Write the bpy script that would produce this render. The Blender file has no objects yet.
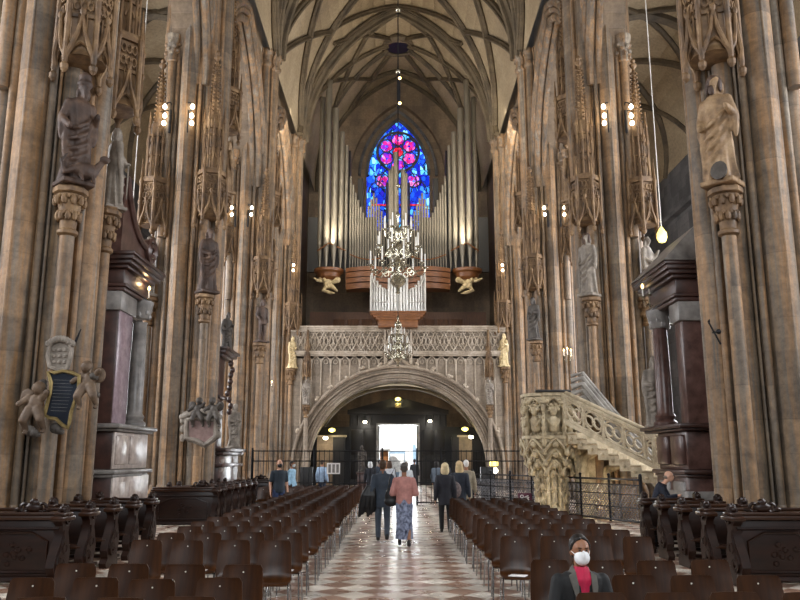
import bpy, bmesh, math, random
from mathutils import Vector, Matrix
R = math.radians
PI = math.pi
rnd = random.Random(7)
SC = bpy.context.scene
COL = SC.collection

# ------------------------------------------------------------------ camera, world, lights, exposure
EYE = 1.8
FPX = 780.0
TH = math.atan(158 / FPX)
cam_d = bpy.data.cameras.new('camera')
cam_d.sensor_width = 36
cam_d.lens = FPX / 800 * 36
cam_d.shift_x = 0.0025
cam_d.clip_end = 400
cam = bpy.data.objects.new('camera', cam_d)
COL.objects.link(cam)
cam.location = (0, 0, EYE)
cam.rotation_euler = (PI / 2 + TH, 0, 0)
SC.camera = cam

w = bpy.data.worlds.new('sky')
SC.world = w
w.use_nodes = True
bg = w.node_tree.nodes['Background']
bg.inputs[0].default_value = (0.80, 0.90, 1.0, 1)
bg.inputs[1].default_value = 1.2

SC.view_settings.view_transform = 'Standard'
SC.view_settings.look = 'None'
SC.view_settings.gamma = 1
SC.view_settings.use_curve_mapping = False
SC.view_settings.exposure = -0.3
SC.cycles.max_bounces = 6
SC.cycles.diffuse_bounces = 4
SC.cycles.glossy_bounces = 3
SC.cycles.sample_clamp_indirect = 6
SC.cycles.use_denoising = True


def area(name, loc, target, sx, sy, watts, col=(1, 1, 1), spread=180):
    l = bpy.data.lights.new(name, 'AREA')
    l.shape = 'RECTANGLE'
    l.size, l.size_y = sx, sy
    l.energy = watts
    l.color = col
    l.spread = R(spread)
    o = bpy.data.objects.new(name, l)
    COL.objects.link(o)
    o.location = loc
    o.rotation_euler = (Vector(target) - Vector(loc)).to_track_quat('-Z', 'Y').to_euler()
    return o


def lamp(name, loc, watts, col=(1, .72, .42), r=.08):
    l = bpy.data.lights.new(name, 'POINT')
    l.energy = watts
    l.color = col
    l.shadow_soft_size = r
    o = bpy.data.objects.new(name, l)
    COL.objects.link(o)
    o.location = loc
    return o


sn = bpy.data.lights.new('sun', 'SUN')
sn.energy = 14
sn.angle = R(1)
so = bpy.data.objects.new('sun', sn)
COL.objects.link(so)
so.rotation_euler = Vector((.62, .42, -.8)).to_track_quat('-Z', 'Y').to_euler()

# daylight of the tall choir windows behind the camera and of the aisle windows
area('choir_daylight', (0, -9, 15), (0, 30, 11), 12, 16, 3600, (.95, .97, 1))
for s in (-1, 1):
    for y in (10.4, 21, 31.3, 41.6):
        area('aisle_daylight', (s * 16.6, y, 10), (0, y + 2, 8), 4, 9, 2600, (.97, .97, 1))
    area('gallery_fill', (s * 5.6, 41.5, 20.5), (-s * 1.5, 52, 16), 3, 3, 500, (1, .9, .74))  # added fill without a window, brightens the gallery and organ
area('door_daylight', (0, 57.6, 2.4), (0, 20, .5), 2.6, 3.6, 900, (.9, .95, 1))
for s in (-1, 1):
    area('organ_fill', (s * 4.2, 48.2, 15.5), (0, 52.5, 30), 1.2, .8, 200, (1, .88, .7), 110)  # added uplights with no fixture, brighten the west bay vault
area('vault_fill', (0, 33, 14.5), (0, 45, 30), 6, 3, 650, (1, .85, .66), 150)  # added fill that lifts the nave vault, not a fitted lamp


def P(px, py, d):
    """the point at distance d down the nave that the photo shows at a pixel"""
    y = FPX * math.cos(TH) - (300 - py) * math.sin(TH)
    z = FPX * math.sin(TH) + (300 - py) * math.cos(TH)
    return Vector(((px - 398) / y * d, d, EYE + z / y * d))


# ------------------------------------------------------------------ materials
def C(h, k=1.0):
    h = h.lstrip('#')
    out = []
    for i in (0, 2, 4):
        v = int(h[i:i + 2], 16) / 255
        v = v / 12.92 if v <= .04045 else ((v + .055) / 1.055) ** 2.4
        out.append(v * k)
    return (*out, 1)


def newmat(name):
    m = bpy.data.materials.new(name)
    m.use_nodes = True
    nt = m.node_tree
    b = nt.nodes['Principled BSDF']
    return m, nt, b


def N(nt, t, **kw):
    n = nt.nodes.new(t)
    for k, v in kw.items():
        setattr(n, k, v)
    return n


def mathn(nt, op, a, b=None):
    n = N(nt, 'ShaderNodeMath', operation=op)
    for i, v in enumerate((a, b)):
        if v is None:
            continue
        if isinstance(v, (int, float)):
            n.inputs[i].default_value = v
        else:
            nt.links.new(v, n.inputs[i])
    return n.outputs[0]


def mul(nt, col, fac):
    n = N(nt, 'ShaderNodeMix', data_type='RGBA', blend_type='MULTIPLY')
    n.inputs[0].default_value = 1
    nt.links.new(col, n.inputs[6])
    nt.links.new(fac, n.inputs[7])
    return n.outputs[2]


def ramp(nt, fac, stops):
    n = N(nt, 'ShaderNodeValToRGB')
    cr = n.color_ramp
    while len(cr.elements) < len(stops):
        cr.elements.new(.5)
    for e, (p, c) in zip(cr.elements, stops):
        e.position = p
        e.color = c
    nt.links.new(fac, n.inputs[0])
    return n.outputs[0]


def noise(nt, vec, scale, detail=5, rough=.6):
    n = N(nt, 'ShaderNodeTexNoise')
    n.inputs['Scale'].default_value = scale
    n.inputs['Detail'].default_value = detail
    n.inputs['Roughness'].default_value = rough
    nt.links.new(vec, n.inputs['Vector'])
    return n.outputs['Fac']


def bump(nt, b, h, strength, dist=.02):
    n = N(nt, 'ShaderNodeBump')
    n.inputs['Strength'].default_value = strength
    n.inputs['Distance'].default_value = dist
    nt.links.new(h, n.inputs['Height'])
    nt.links.new(n.outputs[0], b.inputs['Normal'])


def stone(name, cols, streak=.07, course=.55, rough=.62, bmp=.35, sc=1.5, joint=.7, blocks=.3, grain=7, mott=0):
    m, nt, b = newmat(name)
    pos = N(nt, 'ShaderNodeNewGeometry').outputs['Position']
    mp = N(nt, 'ShaderNodeMapping')
    mp.inputs['Scale'].default_value = (1, 1, streak)
    nt.links.new(pos, mp.inputs[0])
    f1 = noise(nt, mp.outputs[0], sc, 6, .62)
    k = len(cols)
    col = ramp(nt, f1, [(.30 + .40 * i / (k - 1), C(c)) for i, c in enumerate(cols)])
    f2 = noise(nt, pos, grain, 6, .7)
    if mott:
        f5 = noise(nt, pos, mott, 5, .65)
        col = mul(nt, col, ramp(nt, f5, [(.32, (.66, .68, .72, 1)), (.5, (1, 1, 1, 1)), (.68, (1.22, 1.2, 1.16, 1))]))
    col = mul(nt, col, ramp(nt, f2, [(.25, (.62, .60, .58, 1)), (.72, (1.12, 1.12, 1.12, 1))]))
    h = f2
    if course:
        sx = N(nt, 'ShaderNodeSeparateXYZ')
        nt.links.new(pos, sx.inputs[0])
        zc = mathn(nt, 'DIVIDE', sx.outputs[2], course)
        fr = mathn(nt, 'FRACT', zc)
        line = mathn(nt, 'GREATER_THAN', fr, .035)
        cm = N(nt, 'ShaderNodeCombineXYZ')
        nt.links.new(mathn(nt, 'FLOOR', mathn(nt, 'MULTIPLY', sx.outputs[0], 1.6)), cm.inputs[0])
        nt.links.new(mathn(nt, 'FLOOR', mathn(nt, 'MULTIPLY', sx.outputs[1], 1.6)), cm.inputs[1])
        nt.links.new(mathn(nt, 'FLOOR', zc), cm.inputs[2])
        wn = N(nt, 'ShaderNodeTexWhiteNoise')
        nt.links.new(cm.outputs[0], wn.inputs['Vector'])
        lo, hi = 1 - blocks * .6, 1 + blocks * .4
        col = mul(nt, col, ramp(nt, wn.outputs['Value'], [(0, (lo, lo, lo, 1)), (1, (hi, hi * .99, hi * .97, 1))]))
        col = mul(nt, col, ramp(nt, line, [(0, (joint, joint, joint, 1)), (1, (1, 1, 1, 1))]))
        h = mathn(nt, 'ADD', f2, line)
    nt.links.new(col, b.inputs['Base Color'])
    b.inputs['Roughness'].default_value = rough
    bump(nt, b, h, bmp)
    return m


def plain(name, c, rough=.5, metal=0, var=.25, sc=6, stretch=(1, 1, 1), bmp=.1, c2=None, coat=0):
    m, nt, b = newmat(name)
    tc = N(nt, 'ShaderNodeTexCoord').outputs['Object']
    mp = N(nt, 'ShaderNodeMapping')
    mp.inputs['Scale'].default_value = stretch
    nt.links.new(tc, mp.inputs[0])
    f = noise(nt, mp.outputs[0], sc, 5, .6)
    a = C(c)
    z = C(c2) if c2 else tuple(v * (1 + var) for v in a[:3]) + (1,)
    lo = a if c2 else tuple(v * (1 - var) for v in a[:3]) + (1,)
    nt.links.new(ramp(nt, f, [(.3, lo), (.7, z)]), b.inputs['Base Color'])
    b.inputs['Roughness'].default_value = rough
    b.inputs['Metallic'].default_value = metal
    b.inputs['Coat Weight'].default_value = coat
    if bmp:
        bump(nt, b, f, bmp)
    return m


def glow(name, c, strength):
    m, nt, b = newmat(name)
    b.inputs['Base Color'].default_value = C(c)
    b.inputs['Emission Color'].default_value = C(c)
    b.inputs['Emission Strength'].default_value = strength
    return m


def floor_mat():
    m, nt, b = newmat('floor_tiles')
    pos = N(nt, 'ShaderNodeNewGeometry').outputs['Position']
    mp = N(nt, 'ShaderNodeMapping')
    mp.inputs['Rotation'].default_value = (0, 0, R(45))
    mp.inputs['Location'].default_value = (.5, .5, .5)
    k = 1 / .41
    mp.inputs['Scale'].default_value = (k, k, 0)
    nt.links.new(pos, mp.inputs[0])
    ck = N(nt, 'ShaderNodeTexChecker')
    ck.inputs['Scale'].default_value = 1
    ck.inputs['Color1'].default_value = C('#9c7c6a')
    ck.inputs['Color2'].default_value = C('#ddd5c8')
    nt.links.new(mp.outputs[0], ck.inputs['Vector'])
    fl = N(nt, 'ShaderNodeVectorMath', operation='FLOOR')
    nt.links.new(mp.outputs[0], fl.inputs[0])
    wn = N(nt, 'ShaderNodeTexWhiteNoise')
    nt.links.new(fl.outputs[0], wn.inputs['Vector'])
    col = mul(nt, ck.outputs[0], ramp(nt, wn.outputs['Value'], [(0, (.78, .78, .78, 1)), (1, (1.08, 1.08, 1.08, 1))]))
    f = noise(nt, pos, 5, 6, .7)
    col = mul(nt, col, ramp(nt, f, [(.3, (.78, .76, .74, 1)), (.7, (1.05, 1.05, 1.05, 1))]))
    nt.links.new(col, b.inputs['Base Color'])
    f3 = noise(nt, pos, 1.7, 4)
    nt.links.new(ramp(nt, f3, [(.3, (.22, .22, .22, 1)), (.7, (.36, .36, .36, 1))]), b.inputs['Roughness'])
    bump(nt, b, f, .02)
    return m


def stained(name, cols, scale=2.6, strength=2.0, lead=.05):
    m, nt, b = newmat(name)
    pos = N(nt, 'ShaderNodeNewGeometry').outputs['Position']
    mp = N(nt, 'ShaderNodeMapping')
    mp.inputs['Scale'].default_value = (1.4, 0, 1)
    nt.links.new(pos, mp.inputs[0])
    v = N(nt, 'ShaderNodeTexVoronoi')
    v.inputs['Scale'].default_value = scale
    nt.links.new(mp.outputs[0], v.inputs['Vector'])
    sp = N(nt, 'ShaderNodeSeparateColor')
    nt.links.new(v.outputs['Color'], sp.inputs[0])
    k = len(cols)
    col = ramp(nt, sp.outputs[0], [(i / k, C(c)) for i, c in enumerate(cols)])
    col.node.color_ramp.interpolation = 'CONSTANT'
    e = N(nt, 'ShaderNodeTexVoronoi', feature='DISTANCE_TO_EDGE')
    e.inputs['Scale'].default_value = scale
    nt.links.new(mp.outputs[0], e.inputs['Vector'])
    f = mathn(nt, 'GREATER_THAN', e.outputs[0], lead)
    col = mul(nt, col, ramp(nt, f, [(0, (.03, .03, .05, 1)), (1, (1, 1, 1, 1))]))
    nt.links.new(col, b.inputs['Base Color'])
    nt.links.new(col, b.inputs['Emission Color'])
    b.inputs['Emission Strength'].default_value = strength
    b.inputs['Roughness'].default_value = .3
    return m


M = {}
M['pier'] = stone('pier_stone', ['#4c4236', '#7e684e', '#70665a', '#92724f', '#82796d', '#aa9d8a'], streak=.05, sc=2.2, joint=.88, blocks=.42, course=.62, mott=2.6, grain=10)
M['wall'] = stone('wall_stone', ['#63574a', '#83715c', '#95826c'], streak=.3, sc=.8, joint=.85, blocks=.3)
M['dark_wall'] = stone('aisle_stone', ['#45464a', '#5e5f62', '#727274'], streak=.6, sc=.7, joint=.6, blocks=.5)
M['vault'] = stone('vault_plaster', ['#8f8069', '#a39378', '#b5a68b'], streak=1, sc=.25, course=0, rough=.9, bmp=.1)
M['rib'] = stone('rib_stone', ['#463e33', '#5c5140', '#6e624e'], streak=1, sc=.9, course=.7, joint=.8)
M['gallery'] = stone('gallery_stone', ['#756a5d', '#988a79', '#ada192'], streak=.6, sc=.9, course=.6)
M['tracery'] = stone('tracery_stone', ['#8c7f6c', '#aa9c89', '#bcb0a0'], streak=.6, sc=1.5, course=0)
M['canopy'] = stone('canopy_stone', ['#443526', '#74593b', '#977b57'], streak=.7, sc=3, course=0, bmp=.6)
M['statue_brown'] = stone('statue_brown', ['#2e2119', '#46342a', '#634c3b'], streak=1, sc=3, course=0, bmp=.4)
M['statue_tan'] = stone('statue_tan', ['#5f4a36', '#8f7454', '#ab9170'], streak=1, sc=3, course=0, bmp=.4)
M['statue_grey'] = stone('statue_grey', ['#5d564d', '#857c71', '#9d968b'], streak=1, sc=3, course=0, bmp=.4)
M['statue_pale'] = stone('statue_pale', ['#a08a63', '#d2bd8f', '#e0cda4'], streak=1, sc=3, course=0, bmp=.4)
M['statue_dark'] = stone('statue_dark', ['#2f2a26', '#46403a', '#5a544c'], streak=1, sc=3, course=0, bmp=.4)
M['pulpit'] = stone('pulpit_stone', ['#82745c', '#b5a686', '#d3c6a8'], streak=.8, sc=3, course=0, bmp=.6)
M['stair'] = stone('stair_stone', ['#988a70', '#c0b296', '#d2c6ac'], streak=.8, sc=2, course=0, bmp=.3)
M['rail_grey'] = stone('rail_grey', ['#75716c', '#8f8b85', '#a3a099'], streak=.8, sc=2, course=0, bmp=.3)
M['floor'] = floor_mat()
M['marble_dark'] = plain('dark_red_marble', '#271916', .34, c2='#493029', sc=4, bmp=.03)
M['marble_red'] = plain('red_marble', '#39241f', .28, c2='#604740', sc=5, bmp=.05)
M['marble_purple'] = plain('mauve_marble', '#7c6a72', .2, c2='#a39199', sc=5, bmp=.03)
M['marble_pale'] = plain('pale_marble', '#8b7d76', .3, c2='#c5b9b0', sc=5, bmp=.04)
M['marble_grey'] = plain('grey_marble', '#5a5755', .35, c2='#8f8b86', sc=3, bmp=.04)
M['slate'] = plain('dark_slate', '#141a24', .3, c2='#222a36', sc=4)
M['gold'] = plain('gilding', '#7d6a42', .4, .6, c2='#b39f6c', sc=8)
M['brass'] = plain('brass', '#8f8871', .2, .85, c2='#cfcab8', sc=8, bmp=0)
M['chair'] = plain('chair_wood', '#2a1609', .33, c2='#452812', sc=3, stretch=(6, 1, .6), bmp=.03)
M['chrome'] = plain('chrome', '#9a9a9a', .2, .9, var=.1, bmp=0)
M['plate'] = plain('number_plate', '#d8d4c8', .5, var=.05, bmp=0)
M['paper'] = plain('paper', '#eeecea', .7, var=.04, bmp=0)
M['pew'] = plain('pew_wood', '#180c07', .36, c2='#2a160d', sc=3, stretch=(1, 4, 4), bmp=.05, coat=0)
M['pew_top'] = plain('pew_rail_wood', '#24140c', .28, c2='#3a2315', sc=3, stretch=(.5, 5, 5), bmp=.05)
for k_ in ('chair', 'pew', 'pew_top'):
    M[k_].node_tree.nodes['Principled BSDF'].inputs['Specular IOR Level'].default_value = .32
M['organ_wood'] = plain('organ_wood', '#5e381c', .4, c2='#86552d', sc=3, stretch=(1, 3, 5), bmp=.05)
M['door_wood'] = plain('dark_door_wood', '#4a2c17', .5, c2='#6b4526', sc=3, stretch=(4, 4, .8), bmp=.1)
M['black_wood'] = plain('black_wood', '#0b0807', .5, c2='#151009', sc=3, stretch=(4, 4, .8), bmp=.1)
M['pipe'] = plain('pipe_tin', '#6f695e', .42, .5, c2='#8a8375', sc=2, stretch=(3, 3, .4), bmp=0)
M['pipe_bright'] = plain('pipe_bright', '#a5a29b', .34, .55, c2='#c4c2bc', sc=2, stretch=(3, 3, .4), bmp=0)
M['iron'] = plain('black_iron', '#121214', .45, .6, c2='#1e1e22', sc=8)
M['iron_sheen'] = plain('lattice_sheen', '#55565a', .35, .7, c2='#8a8c92', sc=3)  # gleam of light on dark iron, put into the lattice colour
M['bulb'] = glow('bulb', '#fff4dc', 14)
M['warm_bulb'] = glow('warm_bulb', '#ffd58a', 9)
M['candle'] = plain('candle', '#e9e6de', .5, var=.03, bmp=0)
M['lamp_yellow'] = glow('lamp_yellow', '#f2e07a', 3)
M['black'] = plain('black_plastic', '#0a0a0b', .5, bmp=0)
M['glass_grey'] = glow('grey_window_glass', '#b9c8d6', .55)
M['glass_blue'] = stained('blue_stained_glass', ['#0b2bd0', '#1b59ff', '#3f8cff', '#1230b0', '#2a1fb8', '#5cc4ff', '#0e3fe6'], 2.6, 1.5)
M['glass_cyan'] = stained('pale_blue_glass', ['#2f8cff', '#8fe4ff', '#5fc0ff', '#1c50e8'], 2.2, 1.9)
M['glass_pink'] = stained('pink_stained_glass', ['#e02a90', '#ff5ab8', '#c81c78', '#ff8fd0', '#9a2ad0'], 3.5, 1.5, .03)
M['glass_red'] = stained('red_stained_glass', ['#d8142c', '#ff3450', '#b00c40'], 3.5, 1.5, .03)
M['plaza'] = plain('plaza_stone', '#b8b8b8', .6)
M['facade'] = plain('pale_facade', '#d8d6d0', .8)
M['shop_glass'] = plain('shop_glass', '#8298aa', .3)
M['skin'] = plain('skin', '#94664a', .5, var=.05, bmp=0)
M['skin_pale'] = plain('pale_skin', '#c99a80', .5, var=.05, bmp=0)
M['eye'] = plain('dark_eye', '#120c0a', .2, bmp=0)


# ------------------------------------------------------------------ mesh builder
class MB:
    def __init__(s):
        s.v, s.f, s.m = [], [], []

    def add(s, vs, fs, m=0):
        o = len(s.v)
        s.v += [tuple(v) for v in vs]
        s.f += [tuple(i + o for i in f) for f in fs]
        s.m += [m] * len(fs)
        return s

    def bx(s, x0, x1, y0, y1, z0, z1, m=0):
        vs = [(x, y, z) for x in (x0, x1) for y in (y0, y1) for z in (z0, z1)]
        return s.add(vs, [(0, 1, 3, 2), (4, 6, 7, 5), (0, 4, 5, 1), (2, 3, 7, 6), (0, 2, 6, 4), (1, 5, 7, 3)], m)

    def bev(s, x0, x1, y0, y1, z0, z1, b=.02, m=0):
        """a box with chamfered edges"""
        bm = bmesh.new()
        r = bmesh.ops.create_cube(bm, size=1)
        bmesh.ops.scale(bm, vec=(x1 - x0, y1 - y0, z1 - z0), verts=bm.verts)
        bmesh.ops.translate(bm, vec=((x0 + x1) / 2, (y0 + y1) / 2, (z0 + z1) / 2), verts=bm.verts)
        bmesh.ops.bevel(bm, geom=list(bm.edges), offset=b, segments=2, affect='EDGES', profile=.5)
        s.frombm(bm, m)
        return s

    def frombm(s, bm, m=0):
        bm.verts.index_update()
        s.add([v.co.copy() for v in bm.verts], [[v.index for v in f.verts] for f in bm.faces], m)
        bm.free()

    def rings(s, rs, cap=True, closed=False, m=0):
        n = len(rs[0])
        vs = [p for r in rs for p in r]
        fs = []
        k = len(rs)
        for i in range(k if closed else k - 1):
            a, b = i * n, ((i + 1) % k) * n
            for j in range(n):
                fs.append((a + j, a + (j + 1) % n, b + (j + 1) % n, b + j))
        if cap and not closed:
            fs.append(tuple(range(n - 1, -1, -1)))
            fs.append(tuple((k - 1) * n + j for j in range(n)))
        return s.add(vs, fs, m)

    def tube(s, pts, r, n=6, closed=False, m=0, cap=True, ref=None):
        pts = [Vector(p) for p in pts]
        k = len(pts)
        rs = []
        up = None
        for i, p in enumerate(pts):
            if closed:
                t = pts[(i + 1) % k] - pts[i - 1]
            else:
                t = pts[min(i + 1, k - 1)] - pts[max(i - 1, 0)]
            if t.length < 1e-9:
                t = Vector((0, 0, 1))
            t.normalize()
            if up is None:
                up = Vector(ref) if ref else (Vector((0, 0, 1)) if abs(t.z) < .9 else Vector((0, 1, 0)))
            u = up - t * up.dot(t)
            if u.length < 1e-6:
                u = t.orthogonal()
            u.normalize()
            up = u
            w_ = t.cross(u)
            rr = r[i] if isinstance(r, (list, tuple)) else r
            rs.append([p + (u * math.cos(2 * PI * (j + .5) / n) + w_ * math.sin(2 * PI * (j + .5) / n)) * rr for j in range(n)])
        return s.rings(rs, cap, closed, m)

    def cyl(s, p0, p1, r0, r1=None, n=12, m=0):
        return s.tube([p0, p1], [r0, r0 if r1 is None else r1], n, m=m)

    def ring(s, c, rad, r, axis='y', n=16, k=5, m=0, a0=0, a1=None):
        c = Vector(c)
        full = a1 is None
        pts = []
        cnt = n if full else n + 1
        for i in range(cnt):
            a = a0 + (2 * PI if full else a1 - a0) * i / n
            u, v = rad * math.cos(a), rad * math.sin(a)
            pts.append(c + Vector({'y': (u, 0, v), 'x': (0, u, v), 'z': (u, v, 0)}[axis]))
        return s.tube(pts, r, k, closed=full, m=m, ref={'y': (0, 1, 0), 'x': (1, 0, 0), 'z': (0, 0, 1)}[axis])

    def lathe(s, prof, c=(0, 0, 0), n=16, m=0, ph=0):
        rs = [[(c[0] + max(r, .001) * math.cos(2 * PI * j / n + ph), c[1] + max(r, .001) * math.sin(2 * PI * j / n + ph), c[2] + z) for j in range(n)] for r, z in prof]
        return s.rings(rs, True, False, m)

    def prism(s, poly, z0, z1, m=0, sc1=1.0):
        return s.rings([[(x, y, z0) for x, y in poly], [(x * sc1, y * sc1, z1) for x, y in poly]], m=m)

    def plate(s, poly, axis, a, b, m=0):
        """extrude a 2-D outline along an axis from a to b"""
        f = {'x': lambda p, t: (t, p[0], p[1]), 'y': lambda p, t: (p[0], t, p[1]), 'z': lambda p, t: (p[0], p[1], t)}[axis]
        return s.rings([[f(p, a) for p in poly], [f(p, b) for p in poly]], m=m)

    def ell(s, c, r, n=12, k=8, m=0, rot=None):
        if isinstance(r, (int, float)):
            r = (r, r, r)
        c = Vector(c)
        vs = []
        rs = []
        for i in range(1, k):
            a = PI * i / k
            ring = []
            for j in range(n):
                b = 2 * PI * j / n
                v = Vector((r[0] * math.sin(a) * math.cos(b), r[1] * math.sin(a) * math.sin(b), -r[2] * math.cos(a)))
                if rot is not None:
                    v = rot @ v
                ring.append(c + v)
            rs.append(ring)
        vs = [p for q in rs for p in q]
        lo, hi = Vector((0, 0, -r[2])), Vector((0, 0, r[2]))
        if rot is not None:
            lo, hi = rot @ lo, rot @ hi
        vs += [c + lo, c + hi]
        L, Hh = len(vs) - 2, len(vs) - 1
        fs = []
        for i in range(k - 2):
            for j in range(n):
                fs.append((i * n + j, i * n + (j + 1) % n, (i + 1) * n + (j + 1) % n, (i + 1) * n + j))
        for j in range(n):
            fs.append((L, (j + 1) % n, j))
            fs.append((Hh, (k - 2) * n + j, (k - 2) * n + (j + 1) % n))
        return s.add(vs, fs, m)

    def cap(s, p0, p1, r0, r1=None, n=10):
        """a tapered limb with round ends"""
        r1 = r0 if r1 is None else r1
        p0, p1 = Vector(p0), Vector(p1)
        s.ell(p0, r0, n, 6)
        s.ell(p1, r1, n, 6)
        if (p1 - p0).length > 1e-4:
            s.tube([p0, p1], [r0, r1], n)
        return s

    def xf(s, mat):
        s.v = [tuple(mat @ Vector(v)) for v in s.v]
        return s

    def join(s, o, mat=None, m=None):
        vs = [mat @ Vector(v) for v in o.v] if mat is not None else o.v
        off = len(s.v)
        s.v += [tuple(v) for v in vs]
        s.f += [tuple(i + off for i in f) for f in o.f]
        s.m += o.m if m is None else [m] * len(o.f)
        return s

    def mesh(s, name, mats, ang=38):
        me = bpy.data.meshes.new(name)
        me.from_pydata(s.v, [], s.f)
        bm = bmesh.new()
        bm.from_mesh(me)
        bmesh.ops.recalc_face_normals(bm, faces=bm.faces)
        bm.to_mesh(me)
        bm.free()
        if not isinstance(mats, (list, tuple)):
            mats = [mats]
        for mt in mats:
            me.materials.append(M[mt] if isinstance(mt, str) else mt)
        if len(mats) > 1:
            for p, i in zip(me.polygons, s.m):
                p.material_index = i
        for p in me.polygons:
            p.use_smooth = True
        if ang:
            me.set_sharp_from_angle(angle=R(ang))
        me.update()
        return me

    def build(s, name, mats, parent=None, ang=38):
        o = bpy.data.objects.new(name, s.mesh(name, mats, ang))
        COL.objects.link(o)
        if parent is not None:
            o.parent = parent
        return o

    def remesh(s, name, mats, parent=None, vox=.02, smooth=2):
        """fuse overlapping shapes into one continuous skin"""
        me = s.mesh(name + '_raw', mats, None)
        o = bpy.data.objects.new(name + '_raw', me)
        COL.objects.link(o)
        md = o.modifiers.new('r', 'REMESH')
        md.mode = 'VOXEL'
        md.voxel_size = vox
        if smooth:
            sm = o.modifiers.new('s', 'SMOOTH')
            sm.iterations = smooth
            sm.factor = .5
        dg = bpy.context.evaluated_depsgraph_get()
        dg.update()
        me2 = bpy.data.meshes.new_from_object(o.evaluated_get(dg))
        me2.name = name
        bpy.data.objects.remove(o)
        bpy.data.meshes.remove(me)
        for p in me2.polygons:
            p.use_smooth = True
        o = bpy.data.objects.new(name, me2)
        COL.objects.link(o)
        if parent is not None:
            o.parent = parent
        return o


def empty(name, label, cat, loc=(0, 0, 0), rz=0, group=None):
    o = bpy.data.objects.new(name, None)
    COL.objects.link(o)
    o.location = loc
    o.rotation_euler = (0, 0, rz)
    o.empty_display_size = .1
    return tag(o, label, cat, group)


def tag(o, label, cat, group=None):
    o['label'] = label
    o['category'] = cat
    if group:
        o['group'] = group
    return o


def struct(o):
    o['kind'] = 'structure'
    return o


def kids(o):
    return KIDS.get(o.name, [])


KIDS = {}


def index_kids():
    KIDS.clear()
    for o in COL.objects:
        if o.parent:
            KIDS.setdefault(o.parent.name, []).append(o)


def copy_tree(o, parent=None):
    c = o.copy()
    COL.objects.link(c)
    if parent is not None:
        c.parent = parent
    for k in KIDS.get(o.name, []):
        copy_tree(k, c)
    return c


def lerp(a, b, t):
    return a + (b - a) * t


# ------------------------------------------------------------------ the building
PY = [15.3, 26.0, 36.4, 46.9]          # pier centres down the nave
PX = 7.25
SPR = 21.6                             # vault springing
VA, VH = 6.2, 9.4
VC = (VH * VH - VA * VA) / (2 * VA)
VR = VA + VC
VF = math.acos(VC / VR)
YE, YW = -14.0, 57.0

MB().bx(-17.5, 17.5, YE, 58, -.3, 0).build('floor', 'floor')
struct(bpy.data.objects['floor'])


def pier_outline():
    sh = []
    for k in range(4):
        a = k * 90
        sh += [(a, .9, .29), (a, 1.185, .035)]
        for q in (-1, 1):
            sh += [(a + q * 23, 1.02, .075), (a + q * 30.5, .97, .035)]
        sh += [(a + 45, .95, .19)]
    pts = []
    n = 432
    for i in range(n):
        th = 2 * PI * i / n
        best = .81
        for a, r, rad in sh:
            dl = th - R(a)
            q = rad * rad - (r * math.sin(dl)) ** 2
            if q >= 0 and math.cos(dl) > 0:
                best = max(best, r * math.cos(dl) + math.sqrt(q))
        pts.append((best * math.cos(th), best * math.sin(th)))
    return pts


OUT = pier_outline()
sc_ = lambda k: [(x * k, y * k) for x, y in OUT]
ring_at = lambda k, z: [(x * k, y * k, z) for x, y in OUT]
pier_mb = MB().rings([ring_at(1, .9), ring_at(1, SPR + .2)])
pier_me = pier_mb.mesh('pier', 'pier', 30)
base_me = MB().rings([ring_at(1.2, 0), ring_at(1.2, .5), ring_at(1.12, .62), ring_at(1.12, .78), ring_at(1.03, .98)]).mesh('pier_base', 'pier', 30)
cap_me = MB().rings([ring_at(1.0, SPR - .75), ring_at(1.1, SPR - .66), ring_at(1.1, SPR - .52), ring_at(1.04, SPR - .45), ring_at(1.06, SPR - .15), ring_at(1.16, SPR), ring_at(1.16, SPR + .16), ring_at(1.0, SPR + .2)]).mesh('pier_capital', 'pier', 30)
for s in (-1, 1):
    for y in PY:
        o = bpy.data.objects.new('pillar', pier_me)
        COL.objects.link(o)
        o.location = (s * PX, y, 0)
        struct(o)
        for nm, me in (('pillar_base', base_me), ('pillar_capital', cap_me)):
            c = bpy.data.objects.new(nm, me)
            COL.objects.link(c)
            c.parent = o


def parch(a, h, n=16):
    """pointed arch from (-a,0) over (0,h) to (a,0)"""
    c = (h * h - a * a) / (2 * a)
    r = a + c
    f = math.acos(c / r)
    right = [(-c + r * math.cos(f * i / n), r * math.sin(f * i / n)) for i in range(n + 1)]
    return [(-x, z) for x, z in right] + right[-2::-1]


def arch_wall(mb, axis, u0, u1, z0, z1, arch, a, b, m=0):
    """wall between u0 and u1, z0 and z1, thickness a..b along the axis, with an arched opening (u,z) list"""
    f = {'y': lambda u, z, t: (u, t, z), 'x': lambda u, z, t: (t, u, z)}[axis]

    def quad(p):
        mb.rings([[f(u, z, a) for u, z in p], [f(u, z, b) for u, z in p]], m=m)
    aL, aR = arch[0], arch[-1]
    if aL[0] - u0 > 1e-3:
        quad([(u0, z0), (aL[0], z0), (aL[0], z1), (u0, z1)])
    if u1 - aR[0] > 1e-3:
        quad([(aR[0], z0), (u1, z0), (u1, z1), (aR[0], z1)])
    for (ua, za), (ub, zb) in zip(arch, arch[1:]):
        if ub - ua > 1e-4:
            quad([(ua, za), (ub, zb), (ub, z1), (ua, z1)])


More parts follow.
